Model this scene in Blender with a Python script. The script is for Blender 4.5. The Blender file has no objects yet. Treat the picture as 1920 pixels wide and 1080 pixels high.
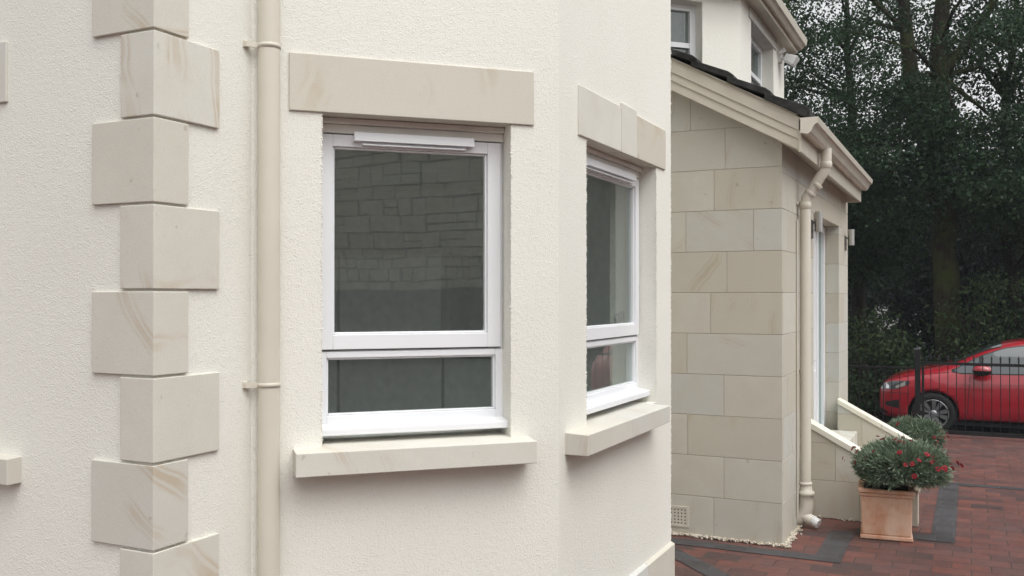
import bpy, bmesh, math, random
import numpy as np
from mathutils import Vector, Matrix
random.seed(7); RNG = np.random.default_rng(7)
R = math.radians
SC = bpy.context.scene
COL = SC.collection

# ------------------------------------------------------------------ camera, sky, sun, exposure
cam_d = bpy.data.cameras.new('camera'); cam = bpy.data.objects.new('camera', cam_d); COL.objects.link(cam)
cam.location = (0, 0, 1.7793); cam.rotation_euler = (R(90.217), 0, R(25.93))
cam_d.sensor_width = 36; cam_d.lens = 36 * 1772.97 / 1920; cam_d.shift_y = 7.6 / 1920
cam_d.clip_start = .05; cam_d.clip_end = 3000
SC.camera = cam
SUN_EL, SUN_AZ = R(60), R(116)           # azimuth clockwise from +Y
W = bpy.data.worlds.new('World'); SC.world = W; W.use_nodes = True
nt = W.node_tree; nt.nodes.clear()
sky = nt.nodes.new('ShaderNodeTexSky'); sky.sky_type = 'NISHITA'; sky.sun_disc = False
sky.sun_elevation = SUN_EL; sky.sun_rotation = SUN_AZ; sky.dust_density = 4; sky.air_density = 1.2; sky.ozone_density = 1
hs = nt.nodes.new('ShaderNodeHueSaturation'); hs.inputs['Saturation'].default_value = .07
bg = nt.nodes.new('ShaderNodeBackground'); bg.inputs[1].default_value = .15
wo = nt.nodes.new('ShaderNodeOutputWorld')
nt.links.new(sky.outputs[0], hs.inputs['Color']); nt.links.new(hs.outputs[0], bg.inputs[0]); nt.links.new(bg.outputs[0], wo.inputs[0])
sd = bpy.data.lights.new('sun', 'SUN'); sd.energy = .75; sd.angle = R(70); sd.color = (1, .985, .965)
so = bpy.data.objects.new('sun', sd); COL.objects.link(so)
_dir = Vector((math.sin(SUN_AZ) * math.cos(SUN_EL), math.cos(SUN_AZ) * math.cos(SUN_EL), math.sin(SUN_EL)))
so.rotation_euler = _dir.to_track_quat('Z', 'Y').to_euler(); so.location = (8, -4, 14)
SC.view_settings.view_transform = 'Standard'; SC.view_settings.look = 'None'
SC.view_settings.gamma = 1; SC.view_settings.exposure = 0.64

# ------------------------------------------------------------------ materials
class NT:
    def __init__(s, name):
        s.m = bpy.data.materials.new(name); s.m.use_nodes = True; s.t = s.m.node_tree
        s.t.nodes.clear()
        s.out = s.n('ShaderNodeOutputMaterial'); s.b = s.n('ShaderNodeBsdfPrincipled')
        s.l(s.b.outputs[0], s.out.inputs[0])
    def n(s, ty, **kw):
        o = s.t.nodes.new(ty)
        for k, v in kw.items(): setattr(o, k, v)
        return o
    def l(s, a, b): s.t.links.new(a, b)
    def val(s, sock, v):
        if hasattr(v, 'is_linked') or hasattr(v, 'links'): s.l(v, sock)
        else: sock.default_value = v
    def coord(s, scale=(1, 1, 1), rot=(0, 0, 0), kind='Object'):
        tc = s.n('ShaderNodeTexCoord'); mp = s.n('ShaderNodeMapping')
        s.l(tc.outputs[kind], mp.inputs[0]); mp.inputs['Scale'].default_value = scale; mp.inputs['Rotation'].default_value = rot
        return mp.outputs[0]
    def noise(s, co, scale, detail=4, rough=.55, dist=0):
        o = s.n('ShaderNodeTexNoise'); s.l(co, o.inputs['Vector'])
        o.inputs['Scale'].default_value = scale; o.inputs['Detail'].default_value = detail
        o.inputs['Roughness'].default_value = rough; o.inputs['Distortion'].default_value = dist
        return o.outputs['Fac']
    def ramp(s, fac, stops):
        o = s.n('ShaderNodeValToRGB'); s.l(fac, o.inputs[0]); e = o.color_ramp.elements
        while len(e) < len(stops): e.new(.5)
        for el, (p, c) in zip(e, stops):
            el.position = p; el.color = (c, c, c, 1) if not hasattr(c, '__len__') else (*c, 1)
        return o.outputs[0]
    def mix(s, fac, a, b, mode='MIX'):
        o = s.n('ShaderNodeMix', data_type='RGBA', blend_type=mode)
        s.val(o.inputs[0], fac)
        for i, v in ((6, a), (7, b)):
            if hasattr(v, '__len__'): o.inputs[i].default_value = (*v, 1)
            else: s.l(v, o.inputs[i])
        return o.outputs[2]
    def math(s, op, a, b=0.0, c=None):
        o = s.n('ShaderNodeMath', operation=op); s.val(o.inputs[0], a); s.val(o.inputs[1], b)
        if c is not None: s.val(o.inputs[2], c)
        return o.outputs[0]
    def rnd(s):
        a = s.n('ShaderNodeAttribute', attribute_name='rnd'); oi = s.n('ShaderNodeObjectInfo')
        return s.math('FRACT', s.math('ADD', a.outputs['Fac'], oi.outputs['Random']))
    def bump(s, h, strength=.5, dist=.004):
        o = s.n('ShaderNodeBump'); s.l(h, o.inputs['Height'])
        o.inputs['Strength'].default_value = strength; o.inputs['Distance'].default_value = dist
        s.l(o.outputs[0], s.b.inputs['Normal']); return o
    def col(s, c): s.val(s.b.inputs['Base Color'], (*c, 1) if hasattr(c, '__len__') else c)
    def set(s, rough=.6, spec=.5, metal=0, **kw):
        s.val(s.b.inputs['Roughness'], rough); s.b.inputs['Specular IOR Level'].default_value = spec
        s.b.inputs['Metallic'].default_value = metal
        for k, v in kw.items(): s.b.inputs[k].default_value = v
        return s.m

def m_render():
    t = NT('cream_roughcast'); co = t.coord()
    big = t.noise(co, 1.1, 4)
    g1 = t.noise(co, 145, 4, .7); g2 = t.noise(co, 47, 2, .5)
    vo = t.n('ShaderNodeTexVoronoi'); t.l(co, vo.inputs['Vector']); vo.inputs['Scale'].default_value = 150
    grit = t.ramp(vo.outputs['Distance'], [(.12, 1), (.5, 0)])
    keep = t.ramp(g2, [(.48, 0), (.62, 1)])
    h = t.math('ADD', t.math('ADD', t.math('MULTIPLY', g1, 1.5), t.math('MULTIPLY', g2, .4)), t.math('MULTIPLY', t.math('MULTIPLY', grit, keep), .55))
    c = t.mix(t.ramp(big, [(.3, 0), (.7, 1)]), (.785, .772, .703), (.82, .81, .748))
    pit_shade = t.ramp(g1, [(.30, 1), (.43, 0)])  # shade of the pits painted in, following the bump noise
    c = t.mix(t.math('MULTIPLY', pit_shade, .38), c, (.50, .46, .40))
    stain = t.ramp(t.noise(t.coord((1.6, 1.6, .35)), 1.3, 5, .6), [(.52, 0), (.75, 1)])
    c = t.mix(t.math('MULTIPLY', stain, .13), c, (.70, .65, .57))
    t.col(c); t.bump(h, .58, .0040); return t.set(.95, .12)

def m_stone(name='sandstone', tint=(1, 1, 1), veins=.6, BN=(190, 3), BS=.35, BD=.002):
    t = NT(name); co = t.coord(); r = t.rnd()
    off = t.n('ShaderNodeCombineXYZ'); 
    for i, k in enumerate((37.0, 91.0, 53.0)): t.l(t.math('MULTIPLY', r, k), off.inputs[i])
    va = t.n('ShaderNodeVectorMath', operation='ADD'); t.l(co, va.inputs[0]); t.l(off.outputs[0], va.inputs[1]); cv = va.outputs[0]
    vr = t.n('ShaderNodeVectorRotate', rotation_type='EULER_XYZ'); t.l(cv, vr.inputs[0])
    rv = t.n('ShaderNodeCombineXYZ'); t.l(t.math('MULTIPLY', r, 5.1), rv.inputs[0]); t.l(t.math('MULTIPLY', r, 9.7), rv.inputs[1])
    t.l(rv.outputs[0], vr.inputs['Rotation'])
    wv = t.n('ShaderNodeTexWave', wave_type='BANDS'); t.l(vr.outputs[0], wv.inputs['Vector'])
    for k, v in (('Scale', 2.1), ('Distortion', 6.5), ('Detail', 3), ('Detail Scale', .55), ('Detail Roughness', .5)): wv.inputs[k].default_value = v
    vein = t.ramp(wv.outputs['Fac'], [(.50, 0), (.64, .15), (.80, .95), (.86, .15), (.93, .2), (.975, 1)])
    mask = t.ramp(t.noise(cv, 1.9, 4), [(.52, 0), (.66, 1)])
    g = lambda c: tuple(a * b for a, b in zip(c, tint))
    base = t.mix(r, g((.575, .54, .455)), g((.68, .67, .61)))
    base = t.mix(t.ramp(t.math('FRACT', t.math('MULTIPLY', r, 7.3)), [(.55, 0), (1, .6)]), base, g((.63, .66, .67)))
    base = t.mix(t.ramp(t.noise(cv, 5, 5, .6), [(.35, 0), (.7, .5)]), base, g((.57, .54, .47)))
    base = t.mix(t.math('MULTIPLY', t.math('MULTIPLY', vein, mask), veins), base, g((.46, .35, .22)))
    sp = t.noise(cv, 260, 2, .7); base = t.mix(t.ramp(sp, [(.35, .16), (.55, 0)]), base, g((.34, .30, .25)))
    spot = t.ramp(t.noise(cv, 21, 1, .4), [(.75, 0), (.80, 1)]); base = t.mix(t.math('MULTIPLY', spot, .35), base, g((.30, .25, .18)))
    t.col(base); t.bump(t.noise(cv, *BN), BS, BD); return t.set(.85, .25)

def m_plain(name, c, rough=.5, spec=.5, metal=0, var=.06, nscale=14, bump=0, bscale=120, **kw):
    t = NT(name); co = t.coord(); n = t.noise(co, nscale, 4)
    lo = tuple(x * (1 - var * 1.6) for x in c); hi = tuple(min(1, x * (1 + var)) for x in c)
    t.col(t.mix(t.ramp(n, [(.3, 0), (.7, 1)]), lo, hi))
    if bump: t.bump(t.noise(co, bscale, 3), bump, .003)
    return t.set(rough, spec, metal, **kw)

def m_glass(name, tint=(.80, .87, .83), gain=1.9, veil=.07):
    t = NT(name); t.t.nodes.remove(t.b)
    tr = t.n('ShaderNodeBsdfTransparent'); tr.inputs[0].default_value = (*tint, 1)
    gl = t.n('ShaderNodeBsdfGlossy'); gl.inputs['Roughness'].default_value = .0; gl.inputs[0].default_value = (.95, 1, .98, 1)
    bp = t.n('ShaderNodeBump'); bp.inputs['Strength'].default_value = .05; bp.inputs['Distance'].default_value = .02; t.l(t.noise(t.coord(), 2.2, 1, .4), bp.inputs['Height']); t.l(bp.outputs[0], gl.inputs['Normal'])
    fr = t.n('ShaderNodeFresnel'); fr.inputs[0].default_value = 1.5
    f = t.math('MINIMUM', t.math('MULTIPLY', fr.outputs[0], gain), .17)
    df = t.n('ShaderNodeBsdfDiffuse'); df.inputs[0].default_value = (.62, .68, .66, 1)  # diffuse veil added to the glass colour so the panes look brighter
    du = t.n('ShaderNodeMixShader'); du.inputs[0].default_value = veil; t.l(tr.outputs[0], du.inputs[1]); t.l(df.outputs[0], du.inputs[2])
    mx = t.n('ShaderNodeMixShader'); t.l(f, mx.inputs[0]); t.l(du.outputs[0], mx.inputs[1]); t.l(gl.outputs[0], mx.inputs[2])
    t.l(mx.outputs[0], t.out.inputs[0]); return t.m

def m_pavers(name, dark=False):
    t = NT(name); co = t.coord(rot=(0, 0, 0))
    wob = t.n('ShaderNodeVectorMath', operation='MULTIPLY_ADD')
    nz = t.n('ShaderNodeTexNoise'); t.l(co, nz.inputs['Vector']); nz.inputs['Scale'].default_value = 9
    t.l(nz.outputs['Color'], wob.inputs[0]); wob.inputs[1].default_value = (.012, .012, 0); t.l(co, wob.inputs[2])
    bt = t.n('ShaderNodeTexBrick', offset=.5, squash=1.0)
    t.l(wob.outputs[0], bt.inputs['Vector'])
    for k, v in (('Scale', 1), ('Brick Width', .235), ('Row Height', .155 if not dark else .16), ('Mortar Size', .004), ('Mortar Smooth', .4), ('Bias', 0)): bt.inputs[k].default_value = v
    bt.inputs['Color1'].default_value = (0, 0, 0, 1); bt.inputs['Color2'].default_value = (1, 1, 1, 1); bt.inputs['Mortar'].default_value = (.5, .5, .5, 1)
    if dark:
        c = t.mix(bt.outputs['Color'], (.035, .036, .040), (.058, .060, .067)); mort = (.085, .08, .075)
    else:
        c = t.ramp(bt.outputs['Color'], [(0, (.052, .030, .029)), (.3, (.125, .042, .033)), (.65, (.165, .055, .040)), (1, (.095, .044, .040))]); mort = (.055, .042, .038)
    blot = t.ramp(t.noise(co, 7.5, 5, .65), [(.40, 0), (.68, 1)])
    c = t.mix(t.math('MULTIPLY', blot, .55), c, (.04, .033, .033))
    if not dark: c = t.mix(t.math('MULTIPLY', t.ramp(t.noise(co, 1.3, 4, .6), [(.4, 0), (.7, 1)]), .35), c, (.12, .062, .056))
    c = t.mix(t.math('MULTIPLY', t.ramp(t.noise(co, 300, 2, .7), [(.5, 0), (.75, 1)]), .35), c, (.2, .16, .145))
    c = t.mix(bt.outputs['Fac'], c, mort)
    eff = t.ramp(t.noise(co, 3.1, 6, .75), [(.66, 0), (.75, 1)]); c = t.mix(t.math('MULTIPLY', eff, .3), c, (.36, .33, .31))
    t.col(c)
    h = t.math('ADD', t.math('MULTIPLY', bt.outputs['Fac'], -1.3), t.math('MULTIPLY', t.noise(co, 160, 3), .35))
    t.bump(h, .7, .006)
    return t.set(t.ramp(t.noise(co, 4, 4), [(.3, .42), (.7, .68)]), .45)

def m_leaf(name, c0, c1, rough=.6, trans=.25, spec=.22):
    t = NT(name); r = t.rnd()
    c = t.mix(r, c0, c1); t.col(c); t.set(rough, spec)
    tl = t.n('ShaderNodeBsdfTranslucent'); t.l(t.mix(.5, c, (c1[0] * 1.3, c1[1] * 1.4, c1[2] * .8)), tl.inputs[0])
    mx = t.n('ShaderNodeMixShader'); mx.inputs[0].default_value = trans
    t.l(t.b.outputs[0], mx.inputs[1]); t.l(tl.outputs[0], mx.inputs[2]); t.l(mx.outputs[0], t.out.inputs[0]); return t.m

def m_bark(name, c0, c1, moss=0):
    t = NT(name); co = t.coord((6, 6, 1.2)); n = t.noise(co, 4, 6, .7, .6)
    c = t.mix(t.ramp(n, [(.35, 0), (.65, 1)]), c0, c1)
    if moss: c = t.mix(t.math('MULTIPLY', t.ramp(t.noise(t.coord(), 1.4, 4), [(.45, 0), (.6, 1)]), moss), c, (.06, .075, .02))
    t.col(c); t.bump(n, .9, .03); return t.set(.95, .15)

M = dict(
    render=m_render(), stone=m_stone(), ashlar=m_stone('ashlar_sandstone', (.83, .815, .785), .4), cope=m_stone('coping_stone', (1.12, 1.10, 1.02), .1),  # ashlar tint lowered to put the porch front's shade into the stone
    mortar=m_plain('mortar', (.40, .37, .31), .95, .1), white=m_plain('white_upvc', (.80, .81, .83), .28, .5, var=.012, nscale=3),
    beige=m_plain('beige_plastic', (.625, .585, .50), .33, .45, var=.03, nscale=5), pipe=m_plain('beige_pipe_paint', (.625, .585, .50), .42, .45, var=.03, nscale=4),
    trim=m_plain('beige_trim_paint', (.575, .535, .45), .5, .4, var=.04, nscale=6),
    dark_gap=m_plain('gap_black', (.012, .012, .013), .7), glass=m_glass('window_glass', (.84, .90, .87), 3.4), glass2=m_glass('upper_glass', (.6, .68, .66), 2.2),
    inner=m_plain('interior_plaster', (.84, .85, .82), .9, .1), inner_pale=m_plain('pale_room_wall', (.74, .77, .76), .9, .1), pale_floor=m_plain('room_floor', (.46, .44, .41), .6),  # room wall tone raised to brighten the room seen through the glass
    tile=m_plain('dark_roof_tile', (.035, .035, .033), .85, .25, var=.5, nscale=9, bump=.6, bscale=60),
    terracotta=None, steel=m_plain('brushed_steel', (.50, .49, .47), .42, .5, 1.0, var=.05, nscale=40), black=m_plain('black_iron', (.010, .010, .011), .5, .4),
    red_pave=m_pavers('red_block_paving'), dark_pave=m_pavers('charcoal_block_paving', True),
    pebble=None, soil=m_plain('potting_soil', (.028, .018, .013), .95, .1, var=.4, nscale=40, bump=.8),
    ground=m_plain('forest_soil', (.030, .026, .018), .95, .1, var=.4, nscale=2, bump=.5, bscale=20), road=m_plain('asphalt', (.045, .045, .047), .85, .3, var=.2, nscale=5, bump=.5),
    rubble=m_stone('rubble_stone', (1.0, .96, .86), .5, (22, 5), .9, .03), rmortar=m_plain('dark_mortar', (.14, .13, .12), .95, .1), fencewood=m_plain('dark_timber', (.022, .02, .018), .8, .2, var=.3, nscale=6),
    dull_steel=m_plain('dull_steel', (.16, .155, .15), .5, .5, .6, var=.1), cream_trim=m_plain('cream_trim', (.80, .78, .73), .5, .4, var=.02), white_plastic=m_plain('white_plastic', (.75, .75, .74), .4, .5, var=.02), pale_wall=m_plain('pale_wall', (.5, .5, .49), .8, .2), slate=m_plain('slate', (.10, .10, .11), .7, .3),
    chrome=m_plain('chrome', (.7, .7, .7), .18, .5, 1.0, var=.03),
)
def m_terra():
    t = NT('terracotta'); co = t.coord(); n = t.noise(co, 7, 5, .65, .4)
    c = t.mix(t.ramp(n, [(.35, 0), (.62, 1)]), (.48, .235, .14), (.59, .365, .255))
    bl = t.ramp(t.noise(t.coord((1, 1, .5)), 4.3, 6, .7), [(.48, 0), (.66, 1)]); c = t.mix(t.math('MULTIPLY', bl, .5), c, (.70, .57, .47))
    t.col(c); t.bump(t.noise(co, 140, 3), .35, .003); return t.set(.88, .2)
M['terracotta'] = m_terra()
def m_pebble():
    t = NT('cream_pebbles'); r = t.rnd(); t.col(t.ramp(r, [(0, (.30, .25, .18)), (.35, (.52, .46, .37)), (.8, (.66, .61, .52)), (1, (.45, .42, .38))])); return t.set(.75, .3)
M['pebble'] = m_pebble()
M['leaf_dark'] = m_leaf('dark_leaf', (.012, .026, .017), (.042, .080, .034))
M['leaf_mid'] = m_leaf('mid_leaf', (.022, .040, .018), (.060, .090, .034))
M['leaf_far'] = m_leaf('far_leaf', (.010, .018, .012), (.024, .038, .022))
M['leaf_grey'] = m_leaf('grey_green_leaf', (.050, .082, .052), (.23, .29, .21), .6, .12, .25)
M['flower'] = m_leaf('crimson_petal', (.15, .006, .012), (.36, .014, .030), .6, .2)
M['flower_eye'] = m_plain('flower_eye', (.10, .02, .02), .9)
M['bark'] = m_bark('dark_bark', (.018, .015, .012), (.042, .035, .026))
M['bark_moss'] = m_bark('mossy_bark', (.020, .017, .013), (.048, .040, .028), .6)

# ------------------------------------------------------------------ mesh helpers
S2 = 2 ** -.5
class MB:
    def __init__(s): s.v = []; s.f = []; s.r = []; s.cr = 0.0; s.sm = []
    def add(s, vs, fs, smooth=False):
        k = len(s.v); s.v += [tuple(v) for v in vs]
        for f in fs: s.f.append([i + k for i in f]); s.r.append(s.cr); s.sm.append(smooth)
    def hexa(s, p):  # p: 8 points, bottom ring 0-3, top ring 4-7
        s.add(p, [(0, 3, 2, 1), (4, 5, 6, 7), (0, 1, 5, 4), (1, 2, 6, 5), (2, 3, 7, 6), (3, 0, 4, 7)])
    def box(s, x0, x1, y0, y1, z0, z1):
        s.hexa([(x0, y0, z0), (x1, y0, z0), (x1, y1, z0), (x0, y1, z0), (x0, y0, z1), (x1, y0, z1), (x1, y1, z1), (x0, y1, z1)])
    def prism(s, a, b):  # two equal polygons
        n = len(a); s.add(list(a) + list(b), [tuple(range(n))[::-1], tuple(range(n, 2 * n))] + [(i, (i + 1) % n, n + (i + 1) % n, n + i) for i in range(n)])
    def tube(s, pts, rad, n=12, cap=True, smooth=True):
        pts = [Vector(p) for p in pts]
        if not hasattr(rad, '__len__'): rad = [rad] * len(pts)
        rings = []; up = Vector((.31, .17, .93)).normalized()
        t0 = (pts[1] - pts[0]).normalized()
        if abs(t0.dot(up)) > .9: up = Vector((.93, .2, .1)).normalized()
        a = (up - t0 * up.dot(t0)).normalized()
        for i, p in enumerate(pts):
            t = (pts[min(i + 1, len(pts) - 1)] - pts[max(i - 1, 0)]).normalized()
            a = (a - t * a.dot(t)).normalized(); b = t.cross(a)
            rings.append([p + (a * math.cos(2 * math.pi * k / n) + b * math.sin(2 * math.pi * k / n)) * rad[i] for k in range(n)])
        vs = [q for r_ in rings for q in r_]; fs = []
        for i in range(len(pts) - 1):
            for k in range(n): fs.append((i * n + k, i * n + (k + 1) % n, (i + 1) * n + (k + 1) % n, (i + 1) * n + k))
        s.add(vs, fs, smooth)
        if cap: s.add(rings[0] + rings[-1], [tuple(range(n))[::-1], tuple(range(n, 2 * n))])
    def lathe(s, c, prof, n=20, smooth=True):  # prof (r,z) about vertical axis
        vs = [(c[0] + r * math.cos(2 * math.pi * k / n), c[1] + r * math.sin(2 * math.pi * k / n), c[2] + z) for r, z in prof for k in range(n)]
        fs = [(i * n + k, i * n + (k + 1) % n, (i + 1) * n + (k + 1) % n, (i + 1) * n + k) for i in range(len(prof) - 1) for k in range(n)]
        s.add(vs, fs, smooth)
    def build(s, name, mat, parent=None, bevel=0, seg=2, tri=False):
        o0 = parent_loc(parent)
        me = bpy.data.meshes.new(name); me.from_pydata([(x - o0[0], y - o0[1], z - o0[2]) for x, y, z in s.v], [], s.f); me.update()
        me.polygons.foreach_set('use_smooth', s.sm)
        at = me.attributes.new('rnd', 'FLOAT', 'FACE'); at.data.foreach_set('value', s.r)
        o = bpy.data.objects.new(name, me); COL.objects.link(o); me.materials.append(mat)
        if parent: o.parent = parent
        if bevel:
            b = o.modifiers.new('bevel', 'BEVEL'); b.width = bevel; b.segments = seg; b.limit_method = 'ANGLE'; b.angle_limit = R(40)
        return o
def parent_loc(p):
    v = Vector((0, 0, 0))
    while p: v += Vector(p.location); p = p.parent
    return v
def tag(o, label=None, cat=None, group=None, kind=None):
    for k, v in (('label', label), ('category', cat), ('group', group), ('kind', kind)):
        if v: o[k] = v
    return o
def thing(name, loc, label, cat, group=None):
    o = bpy.data.objects.new(name, None); o.location = loc; o.empty_display_size = .1; COL.objects.link(o)
    return tag(o, label, cat, group)
def copy_tree(o, parent=None):
    c = o.copy(); COL.objects.link(c); c.parent = parent
    for ch in list(o.children): copy_tree(ch, c)
    return c
def fast_mesh(name, V, nper, mat, parent=None, rnd=None, smooth=False):
    """V: (N,nper,3) separate polygons"""
    V = np.asarray(V, np.float32); N = len(V); o0 = np.array(parent_loc(parent), np.float32)
    me = bpy.data.meshes.new(name); me.vertices.add(N * nper); me.vertices.foreach_set('co', (V.reshape(-1, 3) - o0).ravel())
    me.loops.add(N * nper); me.loops.foreach_set('vertex_index', np.arange(N * nper, dtype=np.int32))
    me.polygons.add(N); me.polygons.foreach_set('loop_start', np.arange(0, N * nper, nper, dtype=np.int32))
    at = me.attributes.new('rnd', 'FLOAT', 'FACE'); at.data.foreach_set('value', (RNG.random(N) if rnd is None else rnd).astype(np.float32))
    me.update(calc_edges=True); me.validate(); me.materials.append(mat)
    o = bpy.data.objects.new(name, me); COL.objects.link(o)
    if parent: o.parent = parent
    return o
def unit(v): return v / np.maximum(np.linalg.norm(v, axis=-1, keepdims=True), 1e-9)
def leaf_quads(C, size, aspect=.55, flat=.0, out=None):
    N = len(C); d = unit(RNG.normal(size=(N, 3)))
    if out is not None: d = unit(d * (1 - flat) + out * flat * 2)
    n = unit(np.cross(d, RNG.normal(size=(N, 3)))); s = (size * (.7 + .6 * RNG.random(N)))[:, None]
    a = C - d * s * .5; b = C + n * s * aspect * .5 - d * s * .05; c = C + d * s * .5; e = C - n * s * aspect * .5 - d * s * .05
    return np.stack([a, b, c, e], 1)

class Facet:
    """vertical wall plane: o + t*s + n*d"""
    def __init__(s, o, t, n): s.o = Vector((*o, 0)); s.t = Vector((*t, 0)).normalized(); s.n = Vector((*n, 0)).normalized()
    def p(s, a, d, z): q = s.o + s.t * a + s.n * d; return (q.x, q.y, z)
    def box(s, mb, a0, a1, d0, d1, z0, z1):
        mb.hexa([s.p(a0, d1, z0), s.p(a1, d1, z0), s.p(a1, d0, z0), s.p(a0, d0, z0), s.p(a0, d1, z1), s.p(a1, d1, z1), s.p(a1, d0, z1), s.p(a0, d0, z1)])
    def quad(s, mb, *pts): mb.add([s.p(*q) for q in pts], [(0, 1, 2, 3)])
    def ring(s, mb, a0, a1, z0, z1, wl, wr, wb, wt, d0, d1):
        s.box(mb, a0, a0 + wl, d0, d1, z0, z1); s.box(mb, a1 - wr, a1, d0, d1, z0, z1)
        s.box(mb, a0 + wl, a1 - wr, d0, d1, z0, z0 + wb); s.box(mb, a0 + wl, a1 - wr, d0, d1, z1 - wt, z1)
    def wall(s, mb, L0, L1, z0, z1, ops, th=.28, inner=None):
        """outer skin with openings and reveals, then (other mesh) the inner skin"""
        ops = sorted(ops)
        def skin(m, d, flip):
            x = L0
            cells = []
            for a0, a1, b0, b1 in ops:
                cells += [(x, a0, z0, z1), (a0, a1, z0, b0), (a0, a1, b1, z1)]; x = a1
            cells.append((x, L1, z0, z1))
            for a0, a1, b0, b1 in cells:
                if a1 - a0 < 1e-6 or b1 - b0 < 1e-6: continue
                q = [(a0, d, b0), (a1, d, b0), (a1, d, b1), (a0, d, b1)]
                s.quad(m, *(q[::-1] if flip else q))
        skin(mb, 0, False)
        if inner is not None: skin(inner, -th, True)
        for a0, a1, b0, b1 in ops:
            for q in ([(a0, 0, b0), (a0, 0, b1), (a0, -th, b1), (a0, -th, b0)], [(a1, 0, b0), (a1, -th, b0), (a1, -th, b1), (a1, 0, b1)],
                      [(a0, 0, b0), (a0, -th, b0), (a1, -th, b0), (a1, 0, b0)], [(a0, 0, b1), (a1, 0, b1), (a1, -th, b1), (a0, -th, b1)]):
                s.quad(mb, *q)
def crumbs(mb, line, n, r=.0035):
    """little grains of roughcast standing along a wall arris"""
    a, b = Vector(line[0]), Vector(line[1])
    for _ in range(n):
        p = a.lerp(b, random.random()) + Vector((random.gauss(0, .0012), random.gauss(0, .0012), 0)); q = r * random.uniform(.5, 1.2)
        vs = [p + Vector(d) * q * random.uniform(.7, 1.3) for d in ((1, 0, 0), (0, 1, 0), (-1, 0, 0), (0, -1, 0), (0, 0, 1.2), (0, 0, -1.2))]
        mb.add(vs, [(0, 1, 4), (1, 2, 4), (2, 3, 4), (3, 0, 4), (1, 0, 5), (2, 1, 5), (3, 2, 5), (0, 3, 5)])

# ------------------------------------------------------------------ ground, drive, road
def sheet(name, pts, z, mat):
    mb = MB(); mb.add([(x, y, z) for x, y in pts], [tuple(range(len(pts)))]); return tag(mb.build(name, mat), kind='structure')
sheet('ground', [(-600, -600), (600, -600), (600, 900), (-600, 900)], -.380, M['ground'])
sheet('road', [(-60, 13.55), (60, 13.55), (60, 17.2), (-60, 17.2)], -.372, M['road'])
mb = MB(); mb.box(-12, 14, -14, 13.5, -.37, 0); tag(mb.build('driveway', M['red_pave']), kind='structure')
def band(name, pts):
    sheet(name, pts, .004, M['dark_pave'])
band('driveway_band', [(-2.5, 6.60), (-.79, 6.60), (-.79, 6.755), (-2.5, 6.755)])
band('driveway_band', [(-.965, 6.755), (-.79, 6.755), (-.79, 7.50), (-.965, 7.50)])
band('driveway_band', [(-.79, 7.50), (-.11, 7.50), (-.11, 7.66), (-.79, 7.66)])
band('driveway_band', [(-.275, 7.66), (-.11, 7.66), (-.11, 9.80), (-.275, 9.80)])
band('driveway_band', [(-.275, 9.80), (9, 9.80), (9, 9.93), (-.275, 9.93)])
cx = .36 / S2  # band that follows the bay
e = lambda k, x: k - x
band('driveway_band', [(-2.6, 4.42 + 2.6), (-1.24, 4.42 + 1.24), (-1.24, 4.63 + 1.24), (-2.6, 4.63 + 2.6)])
band('driveway_band', [(-1.24, 3.4), (-1.10, 3.4), (-1.10, 5.80), (-1.24, 5.86)])
# ------------------------------------------------------------------ HOUSE
HX = (-2.538, 2.394)
house = thing('house', (-2.6, 4.6, 0), 'cream roughcast house with sandstone quoins and a canted bay of white windows', 'house')
FA = Facet((-7, HX[1]), (1, 0), (0, -1)); FAc = 7 + HX[0]          # s of the corner
FB = Facet(HX, (0, 1), (1, 0)); LB = .490
FC = Facet((-2.538, 2.884), (1, 1), (1, -1)); LC = .918 / S2
DX = -1.62
FD = Facet((DX, 3.802), (0, 1), (1, 0)); LD = 1.703
FE = Facet((DX, 5.505), (-1, 1), (1, 1)); LE = LC
ZT, ZB, ZS = 2.745, 2.518, 1.172
HT = 5.9
inner = MB()
opA = (7 - 4.75, 7 - 3.40, ZS, ZB); opC = (.274, 1.076, ZS, ZB); opD = (.323, 1.413, ZS, ZB); opE = (.222, 1.024, ZS, ZB)
mb = MB(); FA.wall(mb, 0, FAc, 0, HT, [opA], inner=None); mb.build('gable_wall', M['render'], house)
mb = MB(); FB.wall(mb, 0, LB, 0, HT, []); mb.build('return_wall', M['render'], house)
mb = MB()
FC.wall(mb, 0, LC, 0, HT, [opC], inner=inner); FD.wall(mb, 0, LD, 0, HT, [opD], inner=inner); FE.wall(mb, 0, LE, 0, HT, [], inner=inner)
for F, a in ((FC, opC[0]), (FC, opC[1]), (FD, opD[0]), (FD, opD[1]), (FD, LD)):
    crumbs(mb, (F.p(a, 0, ZS if a != LD else .32), F.p(a, 0, ZB if a != LD else 3.6)), 260 if a != LD else 420)
mb.build('bay_wall', M['render'], house)
HY = 10.95
FR = Facet((-7, HY), (0, -1), (-1, 0)); oR = (HY - 5.3, HY - 2.9, .42, 2.5)  # unseen rear opening added to let sky light into the room
mb = MB(); mb.add([(-2.538, 6.423, 0), (-2.538, HY, 0), (-2.538, HY, HT), (-2.538, 6.423, HT)], [(0, 1, 2, 3)])
mb.add([(-2.538, HY, 0), (-7, HY, 0), (-7, HY, HT), (-2.538, HY, HT)], [(0, 1, 2, 3)]); FR.wall(mb, 0, HY - 2.394, 0, HT, [oR], th=.6)
mb.build('rear_wall', M['render'], house)
inner.build('inner_wall', M['inner'], house)
mb = MB()
rx0, rx1, ry0, ry1 = -6.4, -2.57, 2.66, 6.75
for q in ([(rx0, ry1), (rx1, ry1)], [(rx0, ry0), (rx1, ry0)]):
    (a, b), (c, d) = q; mb.add([(a, b, .4), (c, d, .4), (c, d, 2.7), (a, b, 2.7)], [(0, 1, 2, 3)])
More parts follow.
